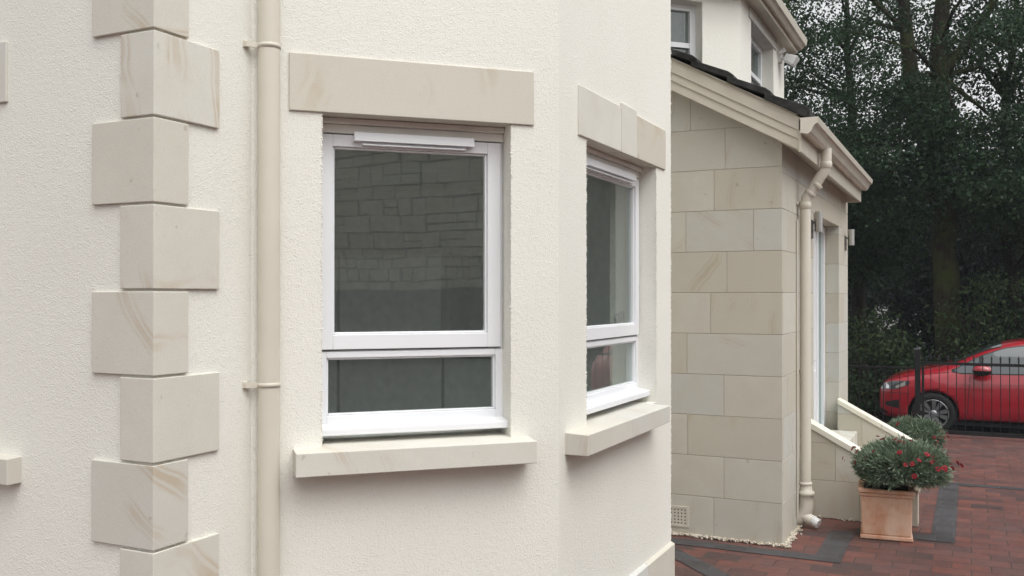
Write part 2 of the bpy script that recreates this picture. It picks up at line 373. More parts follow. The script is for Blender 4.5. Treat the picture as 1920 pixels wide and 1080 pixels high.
for a, b, c, d in ((ry0, 2.9, .4, 2.7), (5.3, ry1, .4, 2.7), (2.9, 5.3, 2.5, 2.7)): mb.add([(rx0, a, c), (rx0, b, c), (rx0, b, d), (rx0, a, d)], [(0, 1, 2, 3)])
bayp = lambda z: [(rx0, ry0, z), (-2.57, ry0, z), (-2.57, 2.95, z), FC.p(LC - .01, -.04, z), FE.p(.01, -.04, z), (-2.57, 6.36, z), (-2.57, ry1, z), (rx0, ry1, z)]
mb.add(bayp(2.66), [tuple(range(8))])
for a, h in ((-5.6, 2.1), (-4.62, 2.1), (-3.64, 1.3)): mb.box(a, a + .95, ry1 - .45, ry1 - .01, .42, h)      # cupboards at the back of the room
mb.build('room_wall', M['inner_pale'], house)
mb = MB(); mb.add(bayp(.41), [tuple(range(8))]); mb.build('room_floor', M['pale_floor'], house)  # pale tile floor, toned to bounce light into the room
mb = MB()
rf = [(-7.3, 2.1, HT), (-2.2, 2.1, HT), (-2.2, HY + .3, HT), (-7.3, HY + .3, HT)]; mb.add(rf + [(-4.75, 4.6, HT + 2), (-4.75, 8.8, HT + 2)], [(0, 1, 4), (1, 2, 5, 4), (2, 3, 5), (3, 0, 4, 5), (3, 2, 1, 0)])
bayr = [FC.p(0, .12, HT), FC.p(LC, .12, HT), FD.p(LD, .12, HT), FE.p(LE, .12, HT)]
mb.add(bayr + [(-2.7, 4.65, HT + 1)], [(0, 1, 4), (1, 2, 4), (2, 3, 4), (3, 2, 1, 0)])
mb.build('roof', M['tile'], house)
# quoins
rows = []
for k in range(0, 20):
    z0 = .3 * k; long_a = (k % 2 == 1)
    rows.append((z0, long_a))
P = .013
for z0, la in rows:
    wa, wb = (.290, .148) if la else (.148, .303)
    if not la: pass
    mb = MB(); x, y = HX; z1 = z0 + .294; zb = z0 + .003
    a = [(x - wa, y + .06), (x - wa, y - P), (x + P, y - P), (x + P, y + wb), (x - .06, y + wb), (x - .06, y + .06)]
    mb.prism([(u, v, zb) for u, v in a], [(u, v, z1) for u, v in a])
    mb.build('quoin_stone', M['stone'], house, bevel=.003)
# lintels and sills
def slab(F, name, a0, a1, d0, d1, z0, z1, slope=0, mat='stone', bev=.003):
    mb = MB()
    mb.hexa([F.p(a0, d1, z0), F.p(a1, d1, z0), F.p(a1, d0, z0), F.p(a0, d0, z0), F.p(a0, d1, z1), F.p(a1, d1, z1), F.p(a1, d0, z1 + slope), F.p(a0, d0, z1 + slope)])
    return mb.build(name, M[mat], house, bevel=bev)
slab(FA, 'lintel', 7 - 4.86, 7 - 3.294, -.1, .012, ZB - .003, ZT)
slab(FA, 'window_sill', 7 - 4.86, 7 - 3.215, -.1, .06, 1.075, ZS, .01)
slab(FC, 'lintel', .144, 1.179, -.1, .010, ZB - .003, ZT)
mb = slab(FC, 'window_sill', .160, 1.155, -.16, .11, 1.075, ZS - .004, .012)
slab(FD, 'lintel', .217, .790, -.1, .010, ZB - .003, ZT); slab(FD, 'lintel_keystone', .7915, 1.030, -.1, .013, ZB - .005, ZT + .022); slab(FD, 'lintel', 1.0315, 1.570, -.1, .010, ZB - .003, ZT)
slab(FD, 'window_sill', .066, .6745, -.16, .11, 1.075, ZS - .004, .012); slab(FD, 'window_sill', .677, 1.312, -.16, .11, 1.075, ZS - .004, .012)

# stone plinth round the bay
mb = MB()
for F, a0, a1 in ((FC, 0, LC + .008), (FD, -.008, .60), (FD, .603, 1.20), (FD, 1.203, LD + .008), (FE, -.008, LE)):
    mb.cr = random.random(); mb.hexa([F.p(a0, .022, 0), F.p(a1, .022, 0), F.p(a1, -.02, 0), F.p(a0, -.02, 0), F.p(a0, .022, .298), F.p(a1, .022, .298), F.p(a1, -.02, .322), F.p(a0, -.02, .322)])
mb.build('plinth', M['stone'], house, bevel=.003)
# windows
def pane(F, a0, a1, z0, z1, d, parent, mat='glass'):
    mb = MB(); F.quad(mb, (a0, d, z0), (a1, d, z0), (a1, d, z1), (a0, d, z1)); return mb.build('glass_pane', M[mat], parent)
def make_window(F, op, handle=True, head=.07):
    a0, a1, z0, z1 = op; W_ = M['white']
    fr = MB(); top = z1 - head; tz = 1.55
    F.ring(fr, a0, a1, tz - .003, z1, .03, .03, .008, head, -.17, -.112)              # outer frame round the opening light
    F.ring(fr, a0, a1, z0 + .042, tz - .0035, .034, .034, .068, .026, -.17, -.106)      # fixed lower light
    F.ring(fr, a0 + .034, a1 - .034, z0 + .110, tz - .0295, .008, .008, .008, .008, -.15, -.118)
    w = fr.build('window', W_, house, bevel=.003)
    hd = MB(); F.box(hd, a0 + .0006, a1 - .0006, -.1175, -.080, z1 - .028, z1 - .0045); F.box(hd, a0 + .0006, a1 - .0006, -.1175, -.098, z1 - .066, z1 - .0285); hd.build('head_trim', M['cream_trim'], w, bevel=.004)
    sb = MB(); s0, s1 = a0 + .002, a1 - .014
    F.ring(sb, s0, s1, tz + .006, top - .001, .055, .060, .062, .050, -.135, -.096)
    F.ring(sb, s0 + .055, s1 - .06, tz + .068, top - .051, .009, .009, .009, .009, -.135, -.108)
    sb.build('sash', W_, w, bevel=.003)
    gk = MB(); F.ring(gk, s0 - .0012, s1 + .0035, tz + .001, top + .0035, .02, .02, .02, .02, -.117, -.1105); gk.build('dark_gap', M['dark_gap'], w)  # black ring put in the sash gap for its dark shade line
    pane(F, s0 + .05, s1 - .05, tz + .06, top - .045, -.122, w); pane(F, a0 + .03, a1 - .03, z0 + .10, tz - .025, -.132, w)
    vm = MB(); v0, v1 = a0 + .142, a1 - .142
    vm.hexa([F.p(v0, -.066, top - .028), F.p(v1, -.066, top - .028), F.p(v1, -.0955, top - .028), F.p(v0, -.0955, top - .028), F.p(v0, -.072, top + .010), F.p(v1, -.072, top + .010), F.p(v1, -.096, top + .012), F.p(v0, -.096, top + .012)])
    F.box(vm, v0 + .035, v1 - .035, -.094, -.074, top - .044, top - .0385); F.box(vm, v0 + .03, v1 - .03, -.0953, -.086, top - .0380, top - .0285)
    vm.build('trickle_vent', W_, w, bevel=.002)
    sm = MB(); sm.hexa([F.p(a0, -.036, z0 + .036), F.p(a1, -.036, z0 + .036), F.p(a1, -.17, z0 + .036), F.p(a0, -.17, z0 + .036), F.p(a0, -.036, z0 + .066), F.p(a1, -.036, z0 + .066), F.p(a1, -.1055, z0 + .078), F.p(a0, -.1055, z0 + .078)])
    sm.build('sill_board', W_, w, bevel=.004)
    if handle:
        h = MB(); F.box(h, a1 - .062, a1 - .046, -.20, -.175, tz + .06, tz + .14); h.tube([F.p(a1 - .054, -.19, tz + .12), F.p(a1 - .054, -.225, tz + .12), F.p(a1 - .054, -.225, tz + .03)], .007, 8); h.build('handle', M['chrome'], w)
    return w
make_window(FC, opC); make_window(FD, opD); make_window(FA, opA, False)
# upper canted bay over the porch roof
UX, UY = -1.62, 7.405
UC = Facet((UX - 1.3 * S2, UY - 1.3 * S2), (1, 1), (1, -1)); UD = Facet((UX, UY), (0, 1), (1, 0)); UL = 1.91
UE = Facet((UX, UY + UL), (-1, 1), (1, 1))
z0, z1 = 2.95, 4.30
uop = (.16, 1.3 - .337, 3.10, 4.036); udop = (.40, 1.368, 3.10, 4.036)
mb = MB(); UC.wall(mb, 0, 1.3, z0, z1, [uop]); UD.wall(mb, 0, UL, z0, z1, [udop]); UE.wall(mb, 0, 1.3, z0, z1, []); mb.build('upper_bay_wall', M['render'], house)
def upper_window(F, op, mulls):
    a0, a1, b0, b1 = op; fr = MB(); F.ring(fr, a0, a1, b0, b1, .05, .05, .05, .05, -.16, -.10)
    for m_ in mulls: F.box(fr, m_ - .035, m_ + .035, -.155, -.095, b0 + .05, b1 - .05)
    xs = [a0 + .05] + list(mulls) + [a1 - .05]
    for i in range(len(xs) - 1): F.box(fr, xs[i] + (.035 if i else 0), xs[i + 1] - (.035 if i < len(xs) - 2 else 0), -.15, -.105, b0 + .60, b0 + .64)
    w = fr.build('window', M['white'], house, bevel=.003); pane(F, a0 + .04, a1 - .04, b0 + .04, b1 - .04, -.13, w, 'glass2')
    bk = MB(); F.quad(bk, (a0 - .1, -.5, b0 - .1), (a1 + .1, -.5, b0 - .1), (a1 + .1, -.5, b1 + .1), (a0 - .1, -.5, b1 + .1)); bk.build('blind', M['inner'], w)
upper_window(UC, uop, []); upper_window(UD, udop, [.82])
slab(UD, 'lintel', .30, 1.47, -.1, .012, 4.032, 4.125)
mb = MB()
ea = [UC.p(0, 0, 0), UC.p(1.3, 0, 0), UD.p(UL, 0, 0), UE.p(1.3, 0, 0)]
def off_poly(d):
    k = d * math.tan(R(22.5)); return [UC.p(0, d, 0), UC.p(1.3 + k, d, 0), UD.p(UL + k, d, 0), UE.p(1.3, d, 0)]
def ring_strip(mb, d0, d1, za, zb):
    A_, B_ = off_poly(d0), off_poly(d1)
    for i in range(3):
        (x0, y0, _), (x1, y1, _), (x2, y2, _), (x3, y3, _) = B_[i], B_[i + 1], A_[i + 1], A_[i]
        mb.hexa([(x0, y0, za), (x1, y1, za), (x2, y2, za), (x3, y3, za), (x0, y0, zb), (x1, y1, zb), (x2, y2, zb), (x3, y3, zb)])
ring_strip(mb, .002, .10, 4.13, 4.145); ring_strip(mb, .10, .118, 4.108, 4.235); mb.build('soffit', M['trim'], house)
gm = MB()
prof = [(.12, 4.235), (.12, 4.150), (.155, 4.140), (.175, 4.165), (.195, 4.175), (.205, 4.235), (.195, 4.235), (.185, 4.185), (.13, 4.16), (.13, 4.235)]
rings = [[(q[i][0], q[i][1], z) for d, z in prof for q in [off_poly(d)]] for i in range(4)]
n = len(prof)
for i in range(3): gm.add(rings[i] + rings[i + 1], [(k, (k + 1) % n, n + (k + 1) % n, n + k) for k in range(n)])
gm.build('gutter', M['beige'], house)
rm = MB(); o_ = [(x, y, 4.24) for x, y, _ in off_poly(.15)]; rm.add(o_ + [(-2.6, 8.4, 4.9)], [(0, 1, 4), (1, 2, 4), (2, 3, 4), (3, 2, 1, 0)]); rm.build('bay_roof', M['tile'], house)

# near downpipe in the corner of the bay
dp = thing('downpipe', (-2.478, 2.916, 0), 'tall beige downpipe in the corner between the quoins and the bay window', 'drainpipe')
mb = MB(); px, py, r = -2.474, 2.912, .0425
mb.tube([(px, py, .05), (px, py, HT - .1)], r, 28); mb.build('pipe', M['pipe'], dp)
for z in (2.755, 1.432, .25):
    c = MB(); c.lathe((px, py, z), [(r, -.009), (r + .003, -.009), (r + .003, .006), (r, .008)], 28); bk_ = c
    bk_.hexa([(-2.538, 2.838, z - .010), (-2.522, 2.838, z - .010), (px - .02, py - .032, z - .010), (px - .02, py - .022, z - .010), (-2.538, 2.838, z + .010), (-2.522, 2.838, z + .010), (px - .02, py - .032, z + .010), (px - .02, py - .022, z + .010)])
    bk_.box(-2.538, -2.532, 2.834, 2.866, z - .011, z + .013)
    k = c.build('pipe_clip', M['pipe'], dp); s_ = MB(); s_.tube([(-2.535, 2.846, z + .001), (-2.521, 2.846, z + .001)], .004, 8); s_.build('screw', M['steel'], k)
# security light at the end of the upper bay
sl = thing('security_light', (-1.60, 9.05, 3.98), 'white floodlight fixed under the eaves of the upper bay', 'floodlight')
mb = MB(); mb.box(-1.62, -1.60, 9.02, 9.10, 3.96, 4.03); mb.tube([(-1.605, 9.06, 4.0), (-1.56, 9.06, 4.0)], .012, 10); mb.build('bracket', M['white_plastic'], sl)
mb = MB(); c_, s__ = math.cos(R(-25)), math.sin(R(-25))
rot = lambda x, z: (-1.56 + x * c_ - z * s__, 4.0 + x * s__ + z * c_)
q = [rot(0, -.03), rot(.10, -.045), rot(.11, .045), rot(0, .03)]
mb.prism([(x, 8.99, z) for x, z in q], [(x, 9.13, z) for x, z in q]); mb.build('lamp_head', M['white_plastic'], sl, bevel=.006)
mb = MB(); mb.tube([(-1.60, 8.97, 4.03), (-1.55, 8.97, 4.06)], .022, 12); mb.build('sensor', M['white_plastic'], sl)

# ------------------------------------------------------------------ STONE PORCH
PX, PY = -1.21, 6.875
porch = thing('stone_porch', (PX, PY, 0), 'sandstone block entrance porch with beige barge board and dark tiled roof', 'porch')
PFa = Facet((-2.538, PY), (1, 0), (0, -1)); PRt = Facet((PX, PY), (0, 1), (1, 0))
slope = .5497
roof_z = lambda x: 3.511 - slope * (x + 1.973)       # underside of the tiles at the verge
def clip(poly, f):
    out = []
    for i in range(len(poly)):
        a, b = poly[i], poly[(i + 1) % len(poly)]; fa, fb = f(a), f(b)
        if fa >= 0: out.append(a)
        if fa * fb < 0: t = fa / (fa - fb); out.append((a[0] + t * (b[0] - a[0]), a[1] + t * (b[1] - a[1])))
    return out
mb = MB(); G = .0022
JO = {0: [-1.701], 1: [-1.626], 2: [-1.896], 3: [-1.626], 4: [-1.900], 5: [-1.724], 6: [-1.603], 7: [-1.908, -1.411], 8: [-1.697], 9: [-1.615], 10: [-1.872], 11: [-1.7], 12: [-1.9]}
for k, js in JO.items():
    xs = [-2.538] + js + [PX - .0]
    for i in range(len(xs) - 1):
        e0 = 0 if i == 0 else G; e1 = 0 if i == len(xs) - 2 else G
        pl = [(xs[i] + e0, .3 * k + G), (xs[i + 1] - e1, .3 * k + G), (xs[i + 1] - e1, .3 * k + .3 - G), (xs[i] + e0, .3 * k + .3 - G)]
        pl = clip(pl, lambda p: roof_z(p[0]) - .04 - p[1])
        if len(pl) < 3: continue
        mb.cr = random.random(); mb.prism([(x, PY, z) for x, z in pl], [(x, PY + .045, z) for x, z in pl])
mb.build('front_wall', M['ashlar'], porch, bevel=.002)
JR = {0: [7.30], 1: [7.075, 7.6], 2: [7.45], 3: [7.075, 7.75], 4: [7.5], 5: [7.075, 7.8], 6: [7.4], 7: [7.075, 7.7], 8: [], 9: []}
Y0, Y1, YD0, YD1 = PY + .048, 10.82, 8.36, 10.06
mb = MB()
def pblock(y0, y1, z0, z1, d=.12):
    mb.cr = random.random(); mb.box(PX - d, PX, y0 + G, y1 - G, z0 + G, z1 - G)
for k in range(8):
    js = JR[k]; ys = [Y0 - G] + js + [YD0]
    for i in range(len(ys) - 1): pblock(ys[i], ys[i + 1], .3 * k, .3 * k + .3)
    pblock(YD1, (10.5 if k % 2 else Y1), .3 * k, .3 * k + .3)
    if k % 2: pblock(10.5, Y1, .3 * k, .3 * k + .3)
pblock(Y0 - G, 7.9, 2.4, 2.66); pblock(7.9, 10.30, 2.48, 2.66, .20); pblock(7.9, YD0, 2.4, 2.48); pblock(YD1, 10.3, 2.4, 2.48); pblock(10.3, Y1, 2.4, 2.66)
pblock(Y0 - G, 9.2, 2.66, 2.86); pblock(9.2, Y1, 2.66, 2.86)
mb.build('side_wall', M['ashlar'], porch, bevel=.002)
mb = MB(); mb.box(-2.538, PX - .004, PY + .0028, PY + .1, 0, 2.86); mb.box(PX - .11, PX - .002, PY + .1, YD0 - .004, 0, 2.86); mb.box(PX - .11, PX - .002, YD1 + .004, Y1 - .004, 0, 2.86); mb.box(PX - .11, PX - .002, YD0 - .004, YD1 + .004, 2.485, 2.86)
pl = [(-2.538, 2.86), (PX - .1, 2.86), (PX - .1, roof_z(PX - .1) - .06), (-2.538, roof_z(-2.538) - .06)]
mb.prism([(x, PY + .0028, z) for x, z in pl], [(x, PY + .1, z) for x, z in pl])
mb.box(-2.538, PX - .004, Y1 - .12, Y1 - .004, 0, 2.86)
mb.build('mortar', M['mortar'], porch)
for yj in (0, 1):
  mb = MB()      # one jamb each side of the door recess
  for k in range(9):
    z_0, z_1 = .3 * k, min(.3 * k + .3, 2.48); mb.cr = random.random(); y_ = YD1 + .0005 if yj else YD0 - .1; mb.box(PX - .30, PX - .121, y_, y_ + .0995, z_0 + G, z_1 - G)
  mb.build('door_jamb', M['ashlar'], porch, bevel=.002)
# front door: white frame, glazed side light, panelled leaf
FDo = Facet((PX - .135, YD0), (0, 1), (1, 0)); dz = .44
mb = MB(); DW = YD1 - YD0
FDo.ring(mb, 0, DW, dz, 2.48, .06, .06, .04, .07, -.07, 0)
FDo.box(mb, .44, .50, -.07, 0, dz + .04, 2.41); FDo.box(mb, DW - .50, DW - .44, -.07, 0, dz + .04, 2.41)
door = mb.build('door', M['white'], porch, bevel=.004)
mb = MB(); FDo.box(mb, .51, DW - .51, -.05, -.015, dz + .045, 2.405)
for a, b in ((.56, .84), (.87, DW - .56)):
    for c, d in ((dz + .12, dz + .62), (dz + .72, 2.32)): FDo.box(mb, a, b, -.0148, -.004, c, d)
mb.build('door_leaf', M['white'], door, bevel=.006)
mb = MB(); mb.tube([FDo.p(.56, -.01, 1.5), FDo.p(.56, .04, 1.5), FDo.p(.56, .04, 1.85), FDo.p(.56, -.01, 1.85)], .012, 10); mb.build('handle', M['chrome'], door)
for a, b in ((.06, .44), (DW - .44, DW - .06)):
    pane(FDo, a, b, dz + .04, 2.41, -.03, door, 'glass2'); q = MB(); FDo.quad(q, (a, -.062, dz + .04), (b, -.062, dz + .04), (b, -.062, 2.41), (a, -.062, 2.41)); q.build('blind', M['white'], door)
# barge board in three stepped layers, soffits, fascia
BX0, BX1 = -2.538, -1.058
def rake(mb, f0, f1, y0, y1, x0=BX0, x1=BX1):
    H = .227
    a = [(x0, roof_z(x0) - H * f1), (x1, roof_z(x1) - H * f1), (x1, roof_z(x1) - H * f0), (x0, roof_z(x0) - H * f0)]
    mb.prism([(x, y0, z) for x, z in a], [(x, y1, z) for x, z in a])
mb = MB(); rake(mb, 0, .42, 6.735, 6.77); rake(mb, .421, .69, 6.745, 6.77); rake(mb, .691, 1.0, 6.755, 6.77)
mb.build('barge_board', M['trim'], porch, bevel=.002)
mb = MB(); a = [(BX0, roof_z(BX0) - .215), (BX1, roof_z(BX1) - .215), (BX1, roof_z(BX1) - .20), (BX0, roof_z(BX0) - .20)]; mb.prism([(x, 6.77, z) for x, z in a], [(x, PY + .02, z) for x, z in a])
a = [(PX - .02, 2.869), (-1.0752, 2.786), (-1.0752, 2.80), (PX - .02, 2.883)]; mb.prism([(x, 6.7705, z) for x, z in a], [(x, 10.60, z) for x, z in a]); mb.build('soffit', M['trim'], porch)
mb = MB(); mb.box(-1.0745, -1.056, 6.735, 10.66, 2.772, 3.00); mb.box(PX - .1, -1.075, 10.60, 10.66, 2.772, 2.97); mb.build('fascia', M['trim'], porch, bevel=.003)
GY0, GY1 = 6.690, 10.62
gp = [(-1.055, 2.998), (-1.055, 2.896), (-1.005, 2.886), (-.985, 2.900), (-.972, 2.930), (-.958, 2.950), (-.942, 2.956), (-.936, 2.998), (-.944, 2.998), (-.950, 2.962), (-.975, 2.95), (-1.0, 2.905), (-1.045, 2.905), (-1.045, 2.998)]
mb = MB(); mb.prism([(x, GY0, z) for x, z in gp], [(x, GY1, z) for x, z in gp])
ec = gp[:8]; mb.prism([(x, GY0 - .004, z) for x, z in ec], [(x, GY0 - .0005, z) for x, z in ec]); mb.prism([(x, GY1 + .0005, z) for x, z in ec], [(x, GY1 + .004, z) for x, z in ec])
mb.build('gutter', M['beige'], porch)
# tiles: overlapping courses running back along the roof
mb = MB(); xe = -.985; k = 0
while xe > -2.6:
    x0 = xe - .315; mb.cr = random.random()
    zl = lambda x, o: roof_z(x) + o
    a = [(x0, zl(x0, .012)), (xe, zl(xe, .050)), (xe - .012, zl(xe - .012, .086)), (xe - .045, zl(xe - .045, .094)), (x0, zl(x0, .058))]
    if k == 0: a[1] = (xe, zl(xe, .012))
    yy = 6.70 + random.uniform(-.006, .006); mb.prism([(x, yy, z) for x, z in a], [(x, 10.66, z) for x, z in a]); xe -= .262; k += 1
mb.build('roof_tile', M['tile'], porch, bevel=.006)
mb = MB(); a = [(-2.538, roof_z(-2.538) + .0), (-1.08, roof_z(-1.08) + .0), (-1.08, roof_z(-1.08) + .011), (-2.538, roof_z(-2.538) + .011)]; mb.prism([(x, 6.72, z) for x, z in a], [(x, 10.65, z) for x, z in a]); mb.build('roof_deck', M['mortar'], porch)
# air brick
mb = MB(); z_0, z_1 = .062, .215; a0, a1 = -2.10, -1.886
def pf(mb, x0, x1, za, zb, d0, d1): mb.box(x0, x1, PY - d1, PY - d0, za, zb)
pf(mb, a0, a1, z_0, z_0 + .016, -.002, .006); pf(mb, a0, a1, z_1 - .016, z_1, -.002, .006); pf(mb, a0, a0 + .016, z_0 + .0162, z_1 - .0162, -.002, .006); pf(mb, a1 - .016, a1, z_0 + .0162, z_1 - .0162, -.002, .006)
nx, nz = 7, 5; w_, h_ = (a1 - a0 - .032) / nx, (z_1 - z_0 - .032) / nz
for i in range(nx + 1):
    x = a0 + .016 + w_ * i; pf(mb, x - .008 if i else x, x + .008 if i < nx else x, z_0 + .0162, z_1 - .0162, -.001, .0035)
for j in range(nz + 1):
    z = z_0 + .016 + h_ * j
    for i in range(nx): pf(mb, a0 + .016 + w_ * i + .0082, a0 + .016 + w_ * (i + 1) - .0082, max(z - .007, z_0 + .0165), min(z + .007, z_1 - .0165), -.001, .0033)
ab = mb.build('air_brick', M['beige'], porch)
mb = MB(); pf(mb, a0 + .008, a1 - .008, z_0 + .008, z_1 - .008, -.004, .0006); mb.build('vent_void', M['dark_gap'], ab)  # black sheet stands in for the shaded void behind the grille

# porch downpipe with swan neck and shoe
pp = thing('downpipe', (-1.15, 7.54, 0), 'beige downpipe with swan neck running down the porch corner to a bent shoe', 'drainpipe')
mb = MB(); px, py, r = -1.152, 7.535, .041
mb.tube([(px, py, .24), (px, py, 2.46)], r, 24)
ox = -.998
mb.tube([(px, py, 2.455), (px, py, 2.50), (px + .012, py, 2.535), (px + .035, py, 2.565), (ox - .035, py, 2.70), (ox - .012, py, 2.73), (ox, py, 2.765), (ox, py, 2.90)], r, 24)
mb.build('pipe', M['pipe'], pp)
for c, axis, h in (((px, py, 2.47), (0, 0, 1), .05), ((px + .037, py, 2.567), (.66, 0, .75), .03), ((px + .088, py, 2.626), (.66, 0, .75), .03), ((ox, py, 2.775), (0, 0, 1), .05)):
    mb = MB(); c = Vector(c); ax = Vector(axis).normalized()
    mb.tube([c - ax * h * .5, c - ax * h * .5 + ax * .002, c + ax * h * .4, c + ax * h * .5], [r, r + .0035, r + .0035, r + .001], 24); mb.build('pipe_socket', M['pipe'], pp)
mb = MB(); mb.lathe((px, py, .335), [(r, -.012), (r + .005, -.012), (r + .009, -.006), (r + .009, .006), (r + .005, .012), (r, .012)], 24); mb.build('pipe_collar', M['pipe'], pp)
mb = MB(); mb.lathe((px + .004, py, .25), [(r + .012, -.09), (r + .014, -.05), (r + .014, -.006), (r + .022, 0), (r + .022, .022), (r + .004, .036), (r + .003, .075)], 24); mb.build('pipe_socket', M['pipe'], pp)
mb = MB(); mb.tube([(px + .004, py, .20), (px + .003, py, .15), (px - .008, py, .105), (px - .035, py, .07), (px - .07, py, .055)], [.052, .054, .055, .054, .05], 20)
mb.tube([(px - .02, py - .01, .09), (px + .05, py - .03, .06)], [.045, .040], 18); mb.build('shoe', M['pipe'], pp)
mb = MB()
ax = Vector((.78, -.28, -.30)).normalized(); c0 = Vector((px + .030, py - .02, .072))
for i in range(6):
    a = c0 + ax * (.014 * i); mb.tube([a, a + ax * .003, a + ax * .010, a + ax * .0135], [.034, .039, .039, .034], 16)
mb.build('outlet_hose', M['white_plastic'], pp)
mb = MB(); mb.box(PX + .001, PX + .012, py - .075, py + .06, 2.478, 2.50); mb.box(PX + .001, PX + .012, py - .075, py + .06, 1.18, 1.20); mb.tube([(PX + .010, py - .075, .10), (PX + .010, py - .075, 2.36)], .008, 8); mb.build('bracket', M['pipe'], pp)

# wall lights
def wall_light(y, label):
    t = thing('wall_light', (PX, y, 2.26), label, 'wall light', 'steel up-and-down lights beside the front door')
    mb = MB(); mb.box(PX + .0005, PX + .016, y - .035, y + .035, 2.258, 2.412); mb.build('backplate', M['dull_steel'], t, bevel=.003)
    mb = MB(); mb.tube([(PX + .012, y, 2.388), (PX + .04, y, 2.388)], .009, 10)
    mb.build('arm', M['dull_steel'], t)
    for z in (2.335, 2.29): mb = MB(); mb.tube([(PX + .016, y - .01, z), (PX + .022, y - .01, z)], .006, 8); mb.build('screw', M['steel'], t)
    mb = MB(); n = 14; c = (PX + .066, y, 2.312)
    mb.lathe(c, [(.0, .012), (.026, .012), (.029, 0), (.0315, 0), (.0315, .167), (.028, .167), (.026, .155), (0, .155)], n, smooth=False); mb.build('lamp_tube', M['steel'], t)
wall_light(8.20, 'brushed steel tube light nearer the downpipe, against the white door'); wall_light(10.56, 'brushed steel tube light on the far door pier, against the dark trees')

# ------------------------------------------------------------------ entrance steps
st = thing('entrance_steps', (PX, 8.9, 0), 'stone entrance steps between two sloping side walls with pale copings', 'steps')
SX1 = -.375
cop = lambda x, zz=.762: zz - .547 * (x + 1.185)
def side_wall(y0, y1, zz):
    mb = MB()
    for k in range(3):
        js = [PX + .002, -.98 if k % 2 else -.80, SX1] if k < 2 else [PX + .002, SX1]
        for i in range(len(js) - 1):
            pl = [(js[i] + (G if i else 0), .3 * k + G), (js[i + 1] - (G if i < len(js) - 2 else 0), .3 * k + G), (js[i + 1] - (G if i < len(js) - 2 else 0), .3 * k + .3 - G), (js[i] + (G if i else 0), .3 * k + .3 - G)]
            pl = clip(pl, lambda p: cop(p[0], zz) - .052 - p[1])
            if len(pl) >= 3: mb.cr = random.random(); mb.prism([(x, y0, z) for x, z in pl], [(x, y1, z) for x, z in pl])
    mb.build('side_wall', M['ashlar'], st, bevel=.002)
    core = clip([(PX + .01, .004), (SX1 - .01, .004), (SX1 - .01, .9), (PX + .01, .9)], lambda p: cop(p[0], zz) - .056 - p[1])
    mb = MB(); mb.prism([(x, y0 + .0028, z) for x, z in core], [(x, y1 - .0028, z) for x, z in core]); mb.build('mortar', M['mortar'], st)
    xm = -.80
    for a, b in ((PX + .002, xm - .001), (xm + .001, SX1 + .015)):
        c = MB(); pl = [(a, cop(a, zz) - .05), (b, cop(b, zz) - .05), (b, cop(b, zz)), (a, cop(a, zz))]
        c.prism([(x, y0 - .014, z) for x, z in pl], [(x, y1 + .014, z) for x, z in pl]); c.build('coping', M['cope'], st, bevel=.004)
side_wall(7.905, 8.05, .768); side_wall(9.93, 10.075, .735)
mb = MB()
for i, xr in enumerate((-1.02, -.82, -.62)):
    mb.cr = random.random(); mb.box(PX + .002 - (.125 if i == 0 else 0), xr, 8.052, 9.928, .29 - .145 * i + .001, .435 - .145 * i)
mb.build('step', M['ashlar'], st, bevel=.006)

# gravel strip along the foot of the porch
pv = []; pr = []
def pebble(x, y, z, r):
    q = [Vector(v) for v in ((1, 0, 0), (0, 1, 0), (-1, 0, 0), (0, -1, 0), (0, 0, .7), (0, 0, -.7))]
    rt = Matrix.Rotation(random.random() * 6.28, 3, Vector((random.random(), random.random(), random.random() + .1)).normalized())
    q = [Vector((x, y, z)) + rt @ (v * r * random.uniform(.75, 1.25)) for v in q]
    for f in ((0, 1, 4), (1, 2, 4), (2, 3, 4), (3, 0, 4), (1, 0, 5), (2, 1, 5), (3, 2, 5), (0, 3, 5)): pv.append([tuple(q[i]) for i in f]); pr.append(rr)
for i in range(1150):
    rr = random.random()
    if i < 700: x, y = random.uniform(-2.45, -1.15), PY - abs(random.gauss(.0, .015)) - .004
    elif i < 1120: x, y = PX + abs(random.gauss(.0, .020)) + .004, random.uniform(6.84, 7.9)
    else: x, y = random.uniform(-1.2, -.6), 7.9 - random.uniform(.005, .035)
    pebble(x, y, .005 + random.uniform(0, .012), random.uniform(.006, .013))
gr = fast_mesh('gravel', np.array(pv), 3, M['pebble'], None, np.array(pr)); tag(gr, 'cream pebbles strewn along the foot of the stone porch', 'gravel', kind='stuff')

